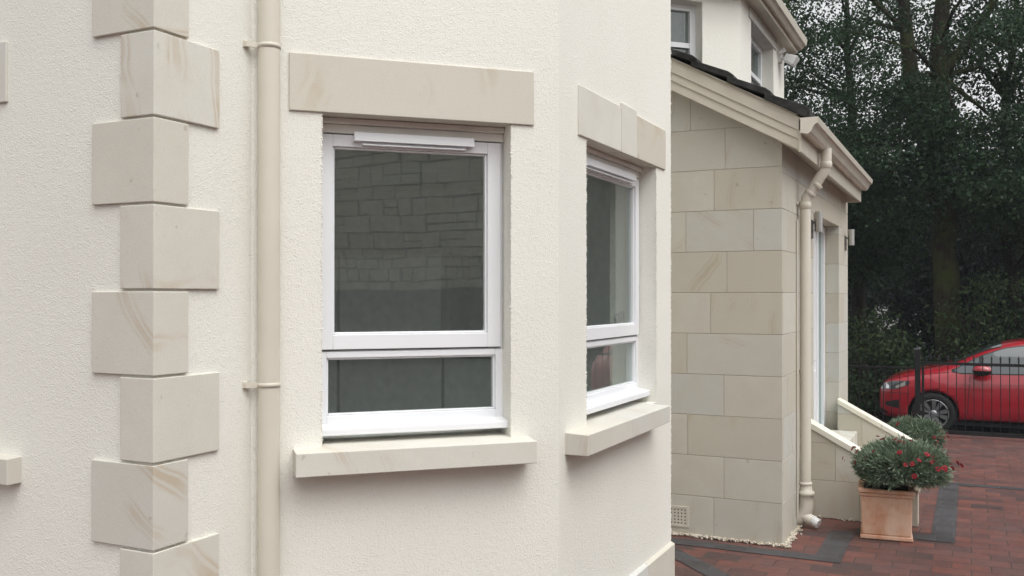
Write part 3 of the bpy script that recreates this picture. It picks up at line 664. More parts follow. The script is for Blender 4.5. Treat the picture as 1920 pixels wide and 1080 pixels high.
# ------------------------------------------------------------------ planters and daisies
def planter(loc, rz, w, h, label):
    t = thing('planter', loc, label, 'planter', 'terracotta planters beside the steps'); t.rotation_euler = (0, 0, rz)
    hb, ht = w * .5 - .012, w * .5
    def ringbox(mb, b0, b1, za, zb):
        mb.hexa([(loc[0] + sx * (b0 if k == 0 else b1), loc[1] + sy * (b0 if k == 0 else b1), loc[2] + (za if k == 0 else zb)) for k in (0, 1) for sx, sy in ((-1, -1), (1, -1), (1, 1), (-1, 1))])
    mb = MB(); ringbox(mb, hb, ht - .004, .03, h - .055)
    mb.build('pot', M['terracotta'], t, bevel=.008)
    mb = MB(); ringbox(mb, hb + .012, hb + .010, 0, .029); mb.build('foot', M['terracotta'], t, bevel=.006)
    mb = MB(); ringbox(mb, ht + .004, ht + .006, h - .056, h - .030)
    O_, I_ = ht + .014, ht - .028
    for a, b, c, d in ((-O_, O_, -O_, -I_), (-O_, O_, I_, O_), (-O_, -I_, -I_ + .0005, I_ - .0005), (I_, O_, -I_ + .0005, I_ - .0005)): mb.box(loc[0] + a, loc[0] + b, loc[1] + c, loc[1] + d, loc[2] + h - .029, loc[2] + h)
    mb.build('rim', M['terracotta'], t, bevel=.009, seg=3)
    mb = MB(); mb.box(loc[0] - I_ + .001, loc[0] + I_ - .001, loc[1] - I_ + .001, loc[1] + I_ - .001, loc[2] + h - .028, loc[2] + h - .018); mb.build('soil', M['soil'], t)
planter((-.575, 7.545, .004), R(5), .36, .365, 'square terracotta planter at the near foot of the steps, pot in full view'); planter((-.56, 10.40, 0), R(3), .34, .22, 'terracotta planter behind the far side wall of the steps')

fl_me = None
def daisy_bush(c, rad, n, nfl, label, foot):
    t = thing('daisy_bush', foot, label, 'flowering plant', 'red daisy bushes in the planters')
    c = np.array(c); rad = np.array(rad)
    # stems
    mb = MB()
    tips = []
    for i in range(70):
        u = unit(RNG.normal(size=3)); u[2] = abs(u[2]) * .9 - .25; u = unit(u); tip = c + u * rad * RNG.uniform(.75, .98); tips.append(tip)
        b = np.array(foot) + np.array((random.uniform(-.05, .05), random.uniform(-.05, .05), 0)); m_ = b * .5 + tip * .5 + np.array((0, 0, .05)); mb.tube([b, m_, tip], [.005, .004, .002], 5, cap=False)
    mb.build('stem', M['leaf_grey'], t)
    # tufts of fine leaves radiating outward
    L = []
    K = n // 26
    for k in range(K):
        u = unit(RNG.normal(size=3)); 
        if u[2] < -.55: u[2] *= -.6
        u[0] += .12
        u = unit(u); rr = RNG.uniform(.45, 1.0) ** .6; p = c + u * rad * rr * (1 + .10 * math.sin(7 * u[0] + 3) * math.cos(6 * u[1]))
        dirs = unit(u * .9 + np.array((0, 0, .35)) + RNG.normal(size=(26, 3)) * .55); ln = RNG.uniform(.028, .066, 26)[:, None]
        s = unit(np.cross(dirs, RNG.normal(size=(26, 3)))) * .0042; b0 = p + RNG.normal(size=(26, 3)) * .016
        L.append(np.stack([b0 - s * .6, b0 + dirs * ln * .55 - s, b0 + dirs * ln, b0 + dirs * ln * .55 + s], 1))
    rv = np.repeat(RNG.random(K), 26) * .6 + RNG.random(K * 26) * .4
    fast_mesh('foliage', np.concatenate(L), 4, M['leaf_grey'], t, rv)
    global fl_me
    fpos = []
    for i in range(nfl):
        a = RNG.uniform(-1, 1); u = unit(np.array((RNG.normal() * .9 + .35, RNG.normal() * .8 - .1, abs(RNG.normal()) * .7 + .05))); fpos.append((c + u * (rad + .03) * RNG.uniform(.97, 1.30) + np.array((0, 0, -.05 * max(0, u[0]))), u))
    first = None
    for p, u in fpos:
        if first is None:
            f = MB(); 
            for k in range(11):
                a = 2 * math.pi * k / 11; b = .2; d = Vector((math.cos(a), math.sin(a), .10)); q = Vector((-math.sin(a), math.cos(a), 0)); f.cr = random.random()
                f.add([d * .004, d * .014 + q * .0045, d * .023, d * .014 - q * .0045], [(0, 1, 2, 3)])
            o = f.build('flower', M['flower'], None); first = o
            e_ = MB(); e_.lathe((0, 0, .001), [(.0065, 0), (.005, .004), (.0, .006)], 8); ey = e_.build('flower_eye', M['flower_eye'], None); ey.parent = o
        else:
            o = copy_tree(first)
        o.parent = t; o.location = Vector(p) - Vector(foot); o.scale = [random.uniform(.7, 1.15)] * 3
        dd = Vector(u) + Vector((random.gauss(0, .4), random.gauss(0, .4), .1)); o.rotation_euler = dd.to_track_quat('Z', 'Y').to_euler()
daisy_bush((-.462, 7.50, .515), (.300, .26, .165), 30000, 56, 'grey-green daisy bush with dark red flowers spilling over the nearer planter', (-.575, 7.545, .345))
daisy_bush((-.535, 10.36, .33), (.265, .25, .185), 22000, 24, 'red-flowered daisy bush behind the far side wall of the steps', (-.56, 10.40, .20))

# ------------------------------------------------------------------ fence and gate
FY = 13.12
fb = 0.0
def iron_bars(mb, xs, z0, z1, r=.0046):
    for x in xs: mb.box(x - r, x + r, FY - r, FY + r, z0, z1)
fence = thing('iron_fence', (-1.6, FY, fb), 'low black iron railing left of the gate, partly behind the porch', 'fence')
mb = MB(); mb.box(-5, -.655, FY - .02, FY + .02, .842, .862); mb.box(-5, -.655, FY - .02, FY + .02, .06, .08); mb.build('rail', M['black'], fence)
mb = MB(); iron_bars(mb, np.arange(-4.95, -.68, .098), .081, .841); mb.build('bars', M['black'], fence)
mb = MB(); mb.box(-.655, -.590, FY - .032, FY + .032, 0, 1.09); mb.hexa([(-.66, FY - .037, 1.09), (-.585, FY - .037, 1.09), (-.585, FY + .037, 1.09), (-.66, FY + .037, 1.09), (-.625, FY - .003, 1.13), (-.62, FY - .003, 1.13), (-.62, FY + .003, 1.13), (-.625, FY + .003, 1.13)]); mb.build('post', M['black'], fence)
gate = thing('iron_gate', (-.55, FY, fb), 'black iron driveway gate with spear-topped bars in front of the red car', 'gate')
mb = MB(); mb.box(-.575, 3.4, FY - .018, FY + .018, .905, .940); mb.box(-.575, 3.4, FY - .02, FY + .02, .035, .085); mb.box(-.575, -.545, FY - .017, FY + .017, .0855, .9045); mb.build('frame', M['black'], gate)
xs = np.arange(-.47, 3.38, .0985)
mb = MB(); iron_bars(mb, xs, .0855, .9045); mb.build('bars', M['black'], gate)
mb = MB()
for x in xs: mb.lathe((x, FY, .941), [(.007, 0), (.007, .02), (.014, .03), (.006, .042), (.013, .055), (.0, .10)], 6, False)
mb.build('finials', M['black'], gate)
# ------------------------------------------------------------------ red car on the road
from mathutils.bvhtree import BVHTree
K_ = .95; CO = Vector((-1.355, 15.97 + .905 * K_, -.37))
def m_carpaint():
    t = NT('red_car_paint'); co = t.coord(); t.col(t.mix(t.noise(co, 3, 3), (.27, .006, .014), (.32, .008, .018)))
    return t.set(.32, .5, .0, **{'Coat Weight': 1.0, 'Coat Roughness': .04})
M['paint'] = m_carpaint()
M['carglass'] = m_plain('car_window_glass', (.045, .055, .058), .04, .9, var=.02, **{'Coat Weight': 1.0, 'Coat Roughness': .02, 'IOR': 1.45})
M['rubber'] = m_plain('tyre_rubber', (.014, .014, .014), .8, .3, var=.1)
M['alloy'] = m_plain('silver_alloy', (.38, .38, .39), .32, .5, .85, var=.03)
M['lamp'] = m_plain('headlamp_glass', (.03, .033, .036), .05, .8, var=.02, **{'Coat Weight': 1.0})
M['plastic'] = m_plain('black_plastic', (.013, .013, .014), .55, .4)
ST = [ # x, zb, w, zc, wb, zbelt, wr, zr, ztop
 (0.00, .30, .60, .58, .58, .64, .50, .68, .70), (.05, .24, .73, .66, .70, .73, .60, .775, .80), (.18, .20, .82, .74, .78, .82, .66, .865, .90),
 (.50, .19, .875, .79, .83, .91, .70, .985, 1.02), (.86, .19, .90, .83, .845, .965, .70, 1.055, 1.09), (1.08, .20, .905, .845, .85, .985, .71, 1.11, 1.14),
 (1.30, .20, .905, .85, .85, .995, .715, 1.205, 1.25), (1.60, .20, .905, .86, .85, 1.0, .69, 1.36, 1.41), (1.90, .20, .905, .865, .85, 1.005, .65, 1.475, 1.525),
 (2.33, .20, .905, .875, .85, 1.01, .62, 1.545, 1.585), (3.0, .20, .905, .885, .85, 1.02, .61, 1.55, 1.59), (3.6, .20, .90, .90, .84, 1.04, .59, 1.505, 1.545),
 (4.0, .22, .88, .91, .82, 1.06, .56, 1.42, 1.45), (4.25, .26, .84, .90, .78, 1.04, .58, 1.12, 1.14), (4.34, .32, .74, .82, .68, .88, .56, .92, .94)]
mb = MB()
rings = []
for x, zb_, w, zc, wb, zbe, wr, zr, zt in ST:
    h = [(0, zb_), (w * .88, zb_), (w - .018, zb_ + .09), (w, .50 if x > .1 else zb_ + .2), (w - .004, zc - .02), (w - .022, zc + .012), (wb, zbe), (wr, zr), (wr * .72, zt - .018), (0, zt)]
    full = [(-a, z) for a, z in h] + [(a, z) for a, z in h[1:-1][::-1]]
    rings.append([(CO.x + x * K_, CO.y + a * K_, CO.z + z * K_) for a, z in full])
nr = len(rings[0]); vs = [p for r_ in rings for p in r_]
fs = [(i * nr + k, (i + 1) * nr + k, (i + 1) * nr + (k + 1) % nr, i * nr + (k + 1) % nr) for i in range(len(rings) - 1) for k in range(nr)]
fs += [tuple(range(nr)), tuple(range((len(rings) - 1) * nr, len(rings) * nr))[::-1]]
car = thing('parked_car', (CO.x, CO.y, CO.z), 'red hatchback parked on the road behind the iron gate', 'car')
mb.add(vs, fs, True); body = mb.build('body', M['paint'], car)
bmx = bmesh.new(); bmx.from_mesh(body.data); bmesh.ops.recalc_face_normals(bmx, faces=bmx.faces); bmx.to_mesh(body.data); bmx.free()
sm_ = body.modifiers.new('sub', 'SUBSURF'); sm_.levels = sm_.render_levels = 2
cutters = []
for wx in (.86, 3.54):
    for sy in (-1, 1):
        c = MB(); cyy = CO.y + sy * .80 * K_; zc_ = CO.z + .335 * K_
        c.tube([(CO.x + wx * K_, cyy - .17, zc_), (CO.x + wx * K_, cyy + .17, zc_)], .385 * K_, 40, smooth=False); o = c.build('cutter', M['plastic']); cutters.append(o)
        bm_ = body.modifiers.new('arch', 'BOOLEAN'); bm_.object = o; bm_.operation = 'DIFFERENCE'; bm_.solver = 'EXACT'
bpy.context.view_layer.update()
dg = bpy.context.evaluated_depsgraph_get(); newme = bpy.data.meshes.new_from_object(body.evaluated_get(dg))
body.modifiers.clear(); body.data = newme; newme.name = 'body'
for o in cutters: bpy.data.objects.remove(o)
newme.materials.clear(); newme.materials.append(M['paint'])
bt_ = bmesh.new(); bt_.from_mesh(newme); bvh = BVHTree.FromBMesh(bt_)
def hit_side(x, z, off, side=-1):
    h = bvh.ray_cast(Vector((x * K_, side * 3, z * K_)), Vector((0, -side, 0)))
    p, n = h[0], h[1]
    if p is None: p, n = Vector((x * K_, side * .85, z * K_)), Vector((0, side, 0))
    if n.dot(Vector((0, side, 0))) < 0: n = -n
    return CO + p + n * off
def panel(name, mat, parent, xs, lo, hi, off, m=6, side=-1, thick=0):
    mb = MB(); g = [[hit_side(x, lo(x) + (hi(x) - lo(x)) * j / m, off, side) for j in range(m + 1)] for x in xs]
    vs = [p for r_ in g for p in r_]; w = m + 1
    fs = [(i * w + j, (i + 1) * w + j, (i + 1) * w + j + 1, i * w + j + 1) for i in range(len(xs) - 1) for j in range(m)]
    if side > 0: fs = [f[::-1] for f in fs]
    mb.add(vs, fs, True); return mb.build(name, mat, parent)
lerp = lambda pts: (lambda x: float(np.interp(x, [p[0] for p in pts], [p[1] for p in pts])))
wlo = lerp([(1.16, 1.035), (1.25, 1.012), (2.3, 1.025), (3.6, 1.06), (3.9, 1.15)]); whi = lerp([(1.16, 1.045), (1.3, 1.135), (1.56, 1.28), (1.9, 1.41), (2.33, 1.475), (3.0, 1.485), (3.5, 1.44), (3.9, 1.20)])
for side in (-1, 1):
    panel('window_surround', M['plastic'], car, np.linspace(1.13, 3.93, 40), lambda x: wlo(x) - .014, lambda x: whi(x) + .016, .003, 6, side)
    for a, b in ((1.18, 1.53), (1.585, 2.50), (2.56, 3.42), (3.46, 3.88)): panel('side_window', M['carglass'], car, np.linspace(a, b, 14), wlo, whi, .007, 6, side)
    # lamp, intake, door seams, sill strip
    hl = panel('headlight', M['lamp'], car, np.linspace(.05, .50, 14), lerp([(.05, .700), (.3, .715), (.50, .80)]), lerp([(.05, .775), (.25, .84), (.50, .855)]), .006, 5, side)
    panel('reflector', M['chrome'], hl, np.linspace(.29, .44, 6), lerp([(.29, .725), (.44, .775)]), lerp([(.29, .76), (.44, .845)]), .010, 3, side)
    panel('reflector', M['chrome'], hl, np.linspace(.14, .19, 4), lerp([(.14, .715), (.19, .715)]), lerp([(.14, .80), (.19, .765)]), .010, 3, side)
    panel('air_intake', M['plastic'], car, np.linspace(.13, .34, 8), lerp([(.13, .44), (.34, .40)]), lerp([(.13, .50), (.34, .545)]), .005, 4, side)
    panel('bumper_grille', M['plastic'], car, np.linspace(.03, .16, 6), lambda x: .30, lerp([(.03, .40), (.16, .33)]), .004, 3, side)
    sm = MB()
    for x0, x1, za, zb_ in ((1.36, 1.40, .32, .98), (2.50, 2.53, .30, 1.0), (3.30, 3.40, .42, 1.02)):
        q = [hit_side(x0 + (x1 - x0) * t_, za + (zb_ - za) * t_, .001, side) for t_ in np.linspace(0, 1, 12)]; sm.tube(q, .0045, 5, False)
    q = [hit_side(x, .655, .001, side) for x in np.linspace(.05, .50, 12)]; sm.tube(q, .004, 5, False)
    q = [hit_side(x, lerp([(.12, .855), (.5, .935), (1.1, 1.02)])(x), .001, side) for x in np.linspace(.12, 1.1, 16)]; sm.tube(q, .004, 5, False)
    sm.build('panel_seam', M['plastic'], car)
    panel('crease_strip', M['paint'], car, np.linspace(1.18, 4.0, 30), lerp([(1.18, .842), (4.0, .90)]), lerp([(1.18, .866), (4.0, .926)]), .007, 2, side)
    panel('sill_strip', M['plastic'], car, np.linspace(1.27, 3.13, 20), lambda x: .225, lambda x: .268, .006, 2, side)
    panel('rocker_moulding', M['paint'], car, np.linspace(1.28, 3.12, 20), lambda x: .285, lambda x: .355, .012, 3, side)
    for hx in (2.28, 3.18):
        a = hit_side(hx, .905, .0, side); d_ = Vector((.09 * K_, 0, 0)); o_ = Vector((0, side * .035, 0)); h = MB(); h.tube([a - d_ * .0, a + o_ * .8 + d_ * .2, a + o_ + d_, a + o_ * .8 + d_ * 1.9, a + d_ * 2.1], .013, 8); h.build('handle', M['paint'], car)
    # mirror: arm, black base, red cap
    mr = MB(); a = hit_side(1.50, 1.02, -.01, side)
    hx, hz = CO.x + 1.57 * K_, CO.z + 1.075 * K_; yy = CO.y + side * 1.00 * K_
    mr.tube([a, Vector((hx - .04, yy - side * .05, hz - .055))], [.035, .03], 8)
    def blob(mb, c, r, za, zb_, n=16, m=8):
        for_v = []
        for i in range(m + 1):
            f = za + (zb_ - za) * i / m
            for k in range(n):
                al = 2 * math.pi * k / n; rr_ = math.cos(f); ca, sa = math.cos(al), math.sin(al)
                ca = math.copysign(abs(ca) ** .75, ca); sa = math.copysign(abs(sa) ** .75, sa)
                for_v.append((c[0] + r[0] * ca * rr_, c[1] + r[1] * sa * rr_, c[2] + r[2] * math.sin(f)))
        mb.add(for_v, [(i * n + k, i * n + (k + 1) % n, (i + 1) * n + (k + 1) % n, (i + 1) * n + k) for i in range(m) for k in range(n)], True)
    blob(mr, (hx, yy, hz), (.135, .10, .085), -1.57, 0.0); m_ = mr.build('wing_mirror', M['plastic'], car)
    mc = MB(); blob(mc, (hx, yy, hz + .002), (.137, .102, .088), 0.0, 1.57); mc.build('mirror_cap', M['paint'], m_)
# windscreen, grille, bumper insert
mb = MB(); g = []
for x in np.linspace(1.14, 1.86, 14):
    row = []
    for y in np.linspace(-.60, .60, 14):
        h = bvh.ray_cast(Vector((x * K_, y * K_, 4)), Vector((0, 0, -1))); p = h[0] if h[0] is not None else Vector((x, y, 1.2)); row.append(CO + p + Vector((-.004, 0, .006)))
    g += row
mb.add(g, [(i * 14 + j, i * 14 + j + 1, (i + 1) * 14 + j + 1, (i + 1) * 14 + j) for i in range(13) for j in range(13)], True); mb.build('windscreen', M['carglass'], car)
mb = MB(); mb.box(CO.x - .006, CO.x + .05, CO.y - .46, CO.y + .46, CO.z + .60 * K_, CO.z + .655 * K_); mb.box(CO.x - .004, CO.x + .05, CO.y - .42, CO.y + .42, CO.z + .33 * K_, CO.z + .45 * K_); mb.build('grille', M['plastic'], car, bevel=.006)
bt_.free()
def wheel(wx, sy):
    c = Vector((CO.x + wx * K_, CO.y + sy * .80 * K_, CO.z + .322)); out = sy
    def lat(mb, prof, n=40):  # (radius, y offset outward)
        vs = [(c.x + r_ * math.cos(2 * math.pi * k / n), c.y + out * y, c.z + r_ * math.sin(2 * math.pi * k / n)) for r_, y in prof for k in range(n)]
        mb.add(vs, [(i * n + k, i * n + (k + 1) % n, (i + 1) * n + (k + 1) % n, (i + 1) * n + k) for i in range(len(prof) - 1) for k in range(n)], True)
    w = MB(); lat(w, [(.20, -.10), (.30, -.105), (.318, -.09), (.322, -.05), (.322, .05), (.316, .085), (.295, .103), (.245, .105), (.222, .095), (.215, .07)]); wo_ = w.build('wheel', M['rubber'], car)
    r_ = MB(); lat(r_, [(.224, .094), (.222, .102), (.212, .102), (.205, .085), (.20, .02)])
    for k in range(10):
        a = 2 * math.pi * (k + (.08 if k % 2 else -.08)) / 10 + .3; ca, sa = math.cos(a), math.sin(a)
        q = lambda rr, tt, y: (c.x + ca * rr - sa * tt, c.y + out * y, c.z + sa * rr + ca * tt)
        r_.hexa([q(.05, -.018, .04), q(.208, -.036, .04), q(.208, .036, .04), q(.05, .018, .04), q(.05, -.014, .084), q(.208, -.032, .099), q(.208, .032, .099), q(.05, .014, .084)])
    lat(r_, [(.062, .04), (.060, .082), (.045, .09), (.0, .09)], 20); r_.build('rim', M['alloy'], wo_)
    b = MB(); lat(b, [(.212, .03), (.0, .03)], 24); b.build('rim_back', M['plastic'], wo_)  # plain dark disc closing the rim behind the spokes
for wx in (.86, 3.54):
    for sy in (-1, 1): wheel(wx, sy)
mb = MB()
for wx in (.86, 3.54): mb.box(CO.x + wx * K_ - .40, CO.x + wx * K_ + .40, CO.y - .60, CO.y + .60, CO.z + .25, CO.z + .62)
mb.box(CO.x + .3, CO.x + 3.9, CO.y - .7, CO.y + .7, CO.z + .15, CO.z + .22); mb.build('chassis', M['plastic'], car)

# ------------------------------------------------------------------ trees
def clumps(centers, n, spread, size, flat=.55):
    C = np.repeat(np.asarray(centers, float), n, 0); g = RNG.normal(size=C.shape) * np.array((spread, spread, spread * flat)); g[:, 2] -= .10 * (g[:, 0] ** 2 + g[:, 1] ** 2) / spread
    return leaf_quads(C + g, size, .6)
def ell(c, r, n, shell=.35):
    u = unit(RNG.normal(size=(n, 3))); return np.array(c) + u * np.array(r) * (shell + (1 - shell) * RNG.random((n, 1)) ** .5)
def crown_rnd(nc, n): return np.clip(np.repeat(RNG.random(nc), n) * .65 + RNG.random(nc * n) * .35, 0, 1)
GZ = -.376
def tree(name, label, cat, base, stems, blobs, leaf, bark, per=260, spread=.27, size=.072, nbranch=26, group=None):
    """stems: list of (points, radii); blobs: (centre, radii, clump count)"""
    t = thing(name, (base[0], base[1], GZ), label, cat, group)
    mb = MB()
    for pts, rad in stems:
        P_ = [Vector(p) for p in pts]; out = []; rr = []
        for i in range(len(P_) - 1):
            for k in range(5):
                f = k / 5; out.append(P_[i].lerp(P_[i + 1], f) + Vector((random.gauss(0, .022), random.gauss(0, .022), 0))); rr.append((rad[i] * (1 - f) + rad[i + 1] * f) * random.uniform(.94, 1.06))
        out.append(P_[-1]); rr.append(rad[-1]); mb.tube(out, rr, 14)
    allc = np.concatenate([ell(c, r, n) for c, r, n in blobs])
    for c in allc[RNG.permutation(len(allc))[:nbranch]]:
        pts, rad = stems[random.randrange(len(stems))]; P_ = [Vector(p) for p in pts]
        c = Vector(c); best = min((P_[i].lerp(P_[i + 1], f) for i in range(len(P_) - 1) for f in (0, .3, .6, .9)), key=lambda q: abs(q.z - (c.z - .8)) + .2 * (q - c).length)
        m1 = best.lerp(c, .45) + Vector((random.gauss(0, .15), random.gauss(0, .15), .18)); mb.tube([best, m1, c], [.055, .032, .010], 6)
    mb.build('trunk', bark, t)
    fast_mesh('crown', clumps(allc, per, spread, size), 4, leaf, t, crown_rnd(len(allc), per))
    return t
tree('broadleaf_tree', 'tall dark broadleaf tree with a thick forked trunk behind the red car', 'tree', (-.41, 19),
     [([(-.38, 19, GZ - .1), (-.40, 19, .4), (-.43, 19, 2.4), (-.45, 19, 3.9), (-.52, 19.05, 6.3), (-.35, 19.2, 9.5)], [.34, .25, .22, .20, .15, .06]),
      ([(-.45, 19, 3.4), (-.72, 18.9, 4.3), (-1.0, 18.8, 5.6), (-1.25, 18.6, 9)], [.17, .16, .15, .06]), ([(-.5, 19.05, 5.8), (.3, 19.3, 7.0), (1.0, 19.5, 8.5)], [.11, .08, .04])],
     [((-.6, 18.7, 7.4), (2.7, 2.4, 2.9), 96), ((-1.3, 18.0, 4.4), (1.3, 1.1, 1.3), 60), ((.6, 18.2, 4.0), (1.0, .9, 1.0), 36)], M['leaf_dark'], M['bark_moss'], 270)
tree('broadleaf_tree', 'slender leaning tree standing at the right edge past the thick trunk', 'tree', (.78, 21),
     [([(.95, 21, GZ - .1), (.80, 21, 1.2), (.62, 21, 2.9), (.55, 21, 4.6), (.8, 21, 8)], [.15, .11, .10, .085, .03])],
     [((1.0, 20.8, 6.0), (1.9, 1.8, 2.5), 46), ((1.6, 20.2, 3.6), (1.0, .9, 1.0), 44)], M['leaf_mid'], M['bark'], 260)
tree('broadleaf_tree', 'dark tree with a thin trunk just right of the stone porch', 'tree', (-2.2, 22),
     [([(-2.2, 22, GZ - .1), (-2.25, 22, 2), (-2.35, 22, 5), (-2.5, 22, 8.5)], [.17, .14, .11, .04])],
     [((-2.7, 21.8, 6.2), (2.3, 2.0, 3.0), 105), ((-2.5, 21, 3.4), (1.5, 1.2, 1.4), 80)], M['leaf_dark'], M['bark'], 260)
tree('broadleaf_tree', 'tree whose small leaves show beside the upper gutter', 'tree', (-4.6, 21),
     [([(-4.6, 21, GZ - .1), (-4.5, 21, 3), (-4.3, 21, 9)], [.22, .17, .05])], [((-4.1, 20.6, 7.3), (2.0, 2.0, 2.6), 50)], M['leaf_mid'], M['bark'], 220)
tree('broadleaf_tree', 'leafy tree on the right beyond the end of the gate', 'tree', (2.9, 19.5),
     [([(2.9, 19.5, GZ - .1), (2.8, 19.5, 3), (2.7, 19.5, 8)], [.2, .16, .04])], [((2.7, 19.3, 5.8), (2.0, 2.0, 3.2), 190), ((3.0, 18.9, 2.6), (1.6, 1.3, 1.5), 80)], M['leaf_mid'], M['bark'], 220)
for i, (x, y, h, lab) in enumerate(((-3.6, 26.5, 6.6, 'dense dark evergreen in the back row, far left beside the porch roof'), (-.2, 27.5, 5.9, 'dense dark evergreen in the back row, seen right behind the thick trunk'), (2.2, 26, 6.2, 'dense dark evergreen in the back row, above the car roof at right'), (5.6, 26.5, 6.4, 'dense dark evergreen in the back row, farthest right'))):
    tree('evergreen_tree', lab, 'tree', (x, y), [([(x, y, GZ - .1), (x, y, h * .5), (x, y, h)], [.18, .12, .03])],
         [((x, y, h * .42), (2.0, 1.4, h * .46), 170), ((x, y, h * .75), (1.3, 1.0, h * .28), 60)], M['leaf_far'], M['bark'], 130, .40, .115, 10, 'evergreens in the back row')
def shrub(label, x, y, rx, rz, n, leaf, g='understorey shrubs behind the car'):
    t = thing('shrub', (x, y, GZ), label, 'shrub', g); mb = MB()
    for k in range(9):
        a = random.uniform(0, 6.28); mb.tube([(x, y, GZ), (x + .3 * rx * math.cos(a), y + .3 * rx * math.sin(a), GZ + rz * .8), (x + .8 * rx * math.cos(a), y + .8 * rx * math.sin(a), GZ + rz * random.uniform(1.1, 1.7))], [.03, .02, .008], 6)
    mb.build('stem', M['bark'], t)
    C = ell((x, y, GZ + rz * .95), (rx, rx * .8, rz), n, .4); fast_mesh('foliage', clumps(C, 90, .20, .075), 4, M[leaf], t, crown_rnd(n, 90))
shrub('green shrub right of the porch, behind the car bonnet', -1.75, 18.3, .80, .95, 44, 'leaf_mid'); shrub('low dark bush beside the porch corner, left of the car nose', -2.7, 18.2, .85, .8, 40, 'leaf_dark')
shrub('tall green shrub right of the thick trunk, above the car', .20, 18.6, .62, 1.35, 50, 'leaf_mid'); shrub('dark shrub above the car roof at the right edge', 1.25, 18.6, .8, 1.2, 46, 'leaf_dark')
shrub('small bush at the foot of the thick trunk', -.95, 18.1, .6, .6, 26, 'leaf_dark')
# far wood, low growth
def wood(x0, x1, y0, y1, z1, n): return np.column_stack([RNG.uniform(x0, x1, n), RNG.uniform(y0, y1, n), GZ + (z1 - GZ) * RNG.random(n) ** .9])
C = np.concatenate([wood(-16, -2.75, 30, 33, 5.2, 9000), wood(-2.25, 14, 30, 33, 5.0, 11000), wood(-2.8, -2.1, 30, 33, .5, 150), wood(-2.8, -2.1, 30, 33, 4.8, 1) , np.column_stack([RNG.uniform(-2.8, -2.1, 700), RNG.uniform(30, 33, 700), RNG.uniform(1.6, 5, 700)])])
tag(fast_mesh('far_wood', leaf_quads(C, .42, .7), 4, M['leaf_far']), 'dark mass of far woodland behind the trees', 'woodland', kind='stuff')
C = np.column_stack([RNG.uniform(-9, 7, 9000), RNG.uniform(17.5, 25, 9000), GZ + .30 * RNG.random(9000) ** 1.5])
tag(fast_mesh('ground_cover', leaf_quads(C, .11, .6), 4, M['leaf_dark']), 'ivy and leaf litter under the trees', 'ground cover', kind='stuff')
# pale house glimpsed through the trees
fh = thing('distant_house', (-2.4, 40, GZ), 'white gabled house just glimpsed through a gap in the trees', 'house')
mb = MB(); pl = [(-5.2, GZ), (-.2, GZ), (-.2, 1.3), (-2.7, 2.9), (-5.2, 1.3)]; mb.prism([(x, 40, z) for x, z in pl], [(x, 46, z) for x, z in pl]); mb.build('wall', M['pale_wall'], fh)
mb = MB()
for sx in (-1, 1):
    a = [(-2.7, 2.92), (-2.7 + sx * 2.75, 1.16), (-2.7 + sx * 2.75, 1.28), (-2.7, 3.05)]; mb.prism([(x, 39.8, z) for x, z in a], [(x, 46.2, z) for x, z in a])
mb.build('roof', M['slate'], fh)

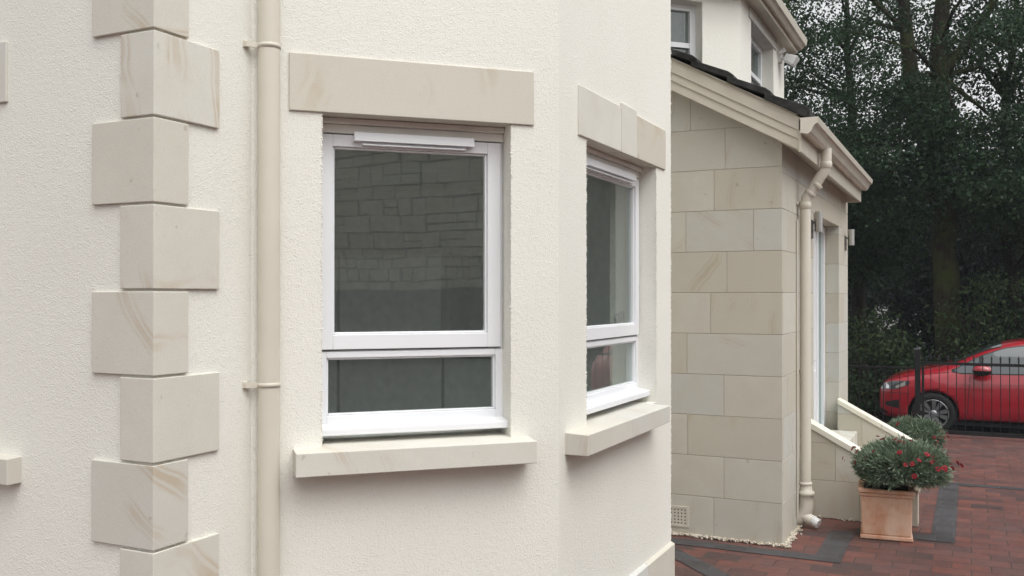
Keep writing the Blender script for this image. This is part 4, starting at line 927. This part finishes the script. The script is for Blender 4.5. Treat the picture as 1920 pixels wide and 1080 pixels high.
# ------------------------------------------------------------------ rubble wall opposite the bay (seen mirrored in its glass)
bw = thing('boundary_wall', (4.9, -1, 0), 'tall old rubble stone wall opposite the bay, mirrored in its window', 'wall')
mb = MB(); z = 0.0; XW = 4.6
while z < 4.7:
    h = random.choice((.13, .17, .20, .24, .29)); y = -9.0 + random.random() * .2
    while y < 5.4:
        w = random.uniform(.17, .46) * (1 if h > .18 else .85); mb.cr = random.random(); hh = h
        if random.random() < .25 and h > .18:
            for (a, b) in ((0, .45), (.48, 1)): o = random.uniform(-.012, .022); mb.cr = random.random(); mb.box(XW - .03 - o, XW + .1, y + .008, y + w - .008, z + h * a + .007, z + h * b - .005)
        else:
            o = random.uniform(-.012, .028); j = [random.uniform(-.019, .019) for _ in range(8)]; x0 = XW - .03 - o
            mb.hexa([(x0, y + .010 + j[0], z + .009 + j[4] * .6), (XW + .1, y + .01, z + .009), (XW + .1, y + w - .01, z + .009), (x0, y + w - .010 + j[1], z + .009 + j[5] * .6), (x0, y + .010 + j[2], z + h - .009 + j[6] * .6), (XW + .1, y + .01, z + h - .009), (XW + .1, y + w - .01, z + h - .009), (x0, y + w - .01 + j[3], z + h - .009 + j[7] * .6)])
        y += w
    z += h
mb.build('stonework', M['rubble'], bw, bevel=.010); top = z
mb = MB(); mb.box(XW - .012, XW + .5, -9.1, 5.5, 0, top); mb.build('mortar_core', M['rmortar'], bw)
mb = MB()
for i in range(15): mb.cr = random.random(); mb.box(XW - .09, XW + .56, -9.1 + i * .975, -9.1 + i * .975 + .965, top + .001, top + .11)
mb.build('coping', M['rubble'], bw, bevel=.012)
bf = thing('board_fence', (4.3, -1, 0), 'dark close-boarded timber fence below the rubble wall', 'fence')
mb = MB(); y = -9
while y < 5.3: mb.cr = random.random(); mb.box(4.30, 4.32, y, y + .142, .02, 1.86 + random.uniform(-.006, .006)); y += .15
mb.build('boards', M['fencewood'], bf)
mb = MB()
for zz in (.35, 1.55): mb.box(4.3205, 4.36, -9, 5.3, zz, zz + .07)
mb.build('rail', M['fencewood'], bf)
# ------------------------------------------------------------------ damp misty air
mb = MB(); mb.box(-45, 45, -25, 60, -1.5, 13); hz = mb.build('haze', bpy.data.materials.new('mist')); tag(hz, 'thin pale mist in the damp air', 'haze', kind='stuff')
hm = hz.data.materials[0]; hm.use_nodes = True; ht_ = hm.node_tree; ht_.nodes.clear(); pv_ = ht_.nodes.new('ShaderNodeVolumePrincipled'); ho = ht_.nodes.new('ShaderNodeOutputMaterial')
pv_.inputs['Color'].default_value = (.80, .88, .95, 1); pv_.inputs['Density'].default_value = .0010; ht_.links.new(pv_.outputs[0], ho.inputs['Volume'])
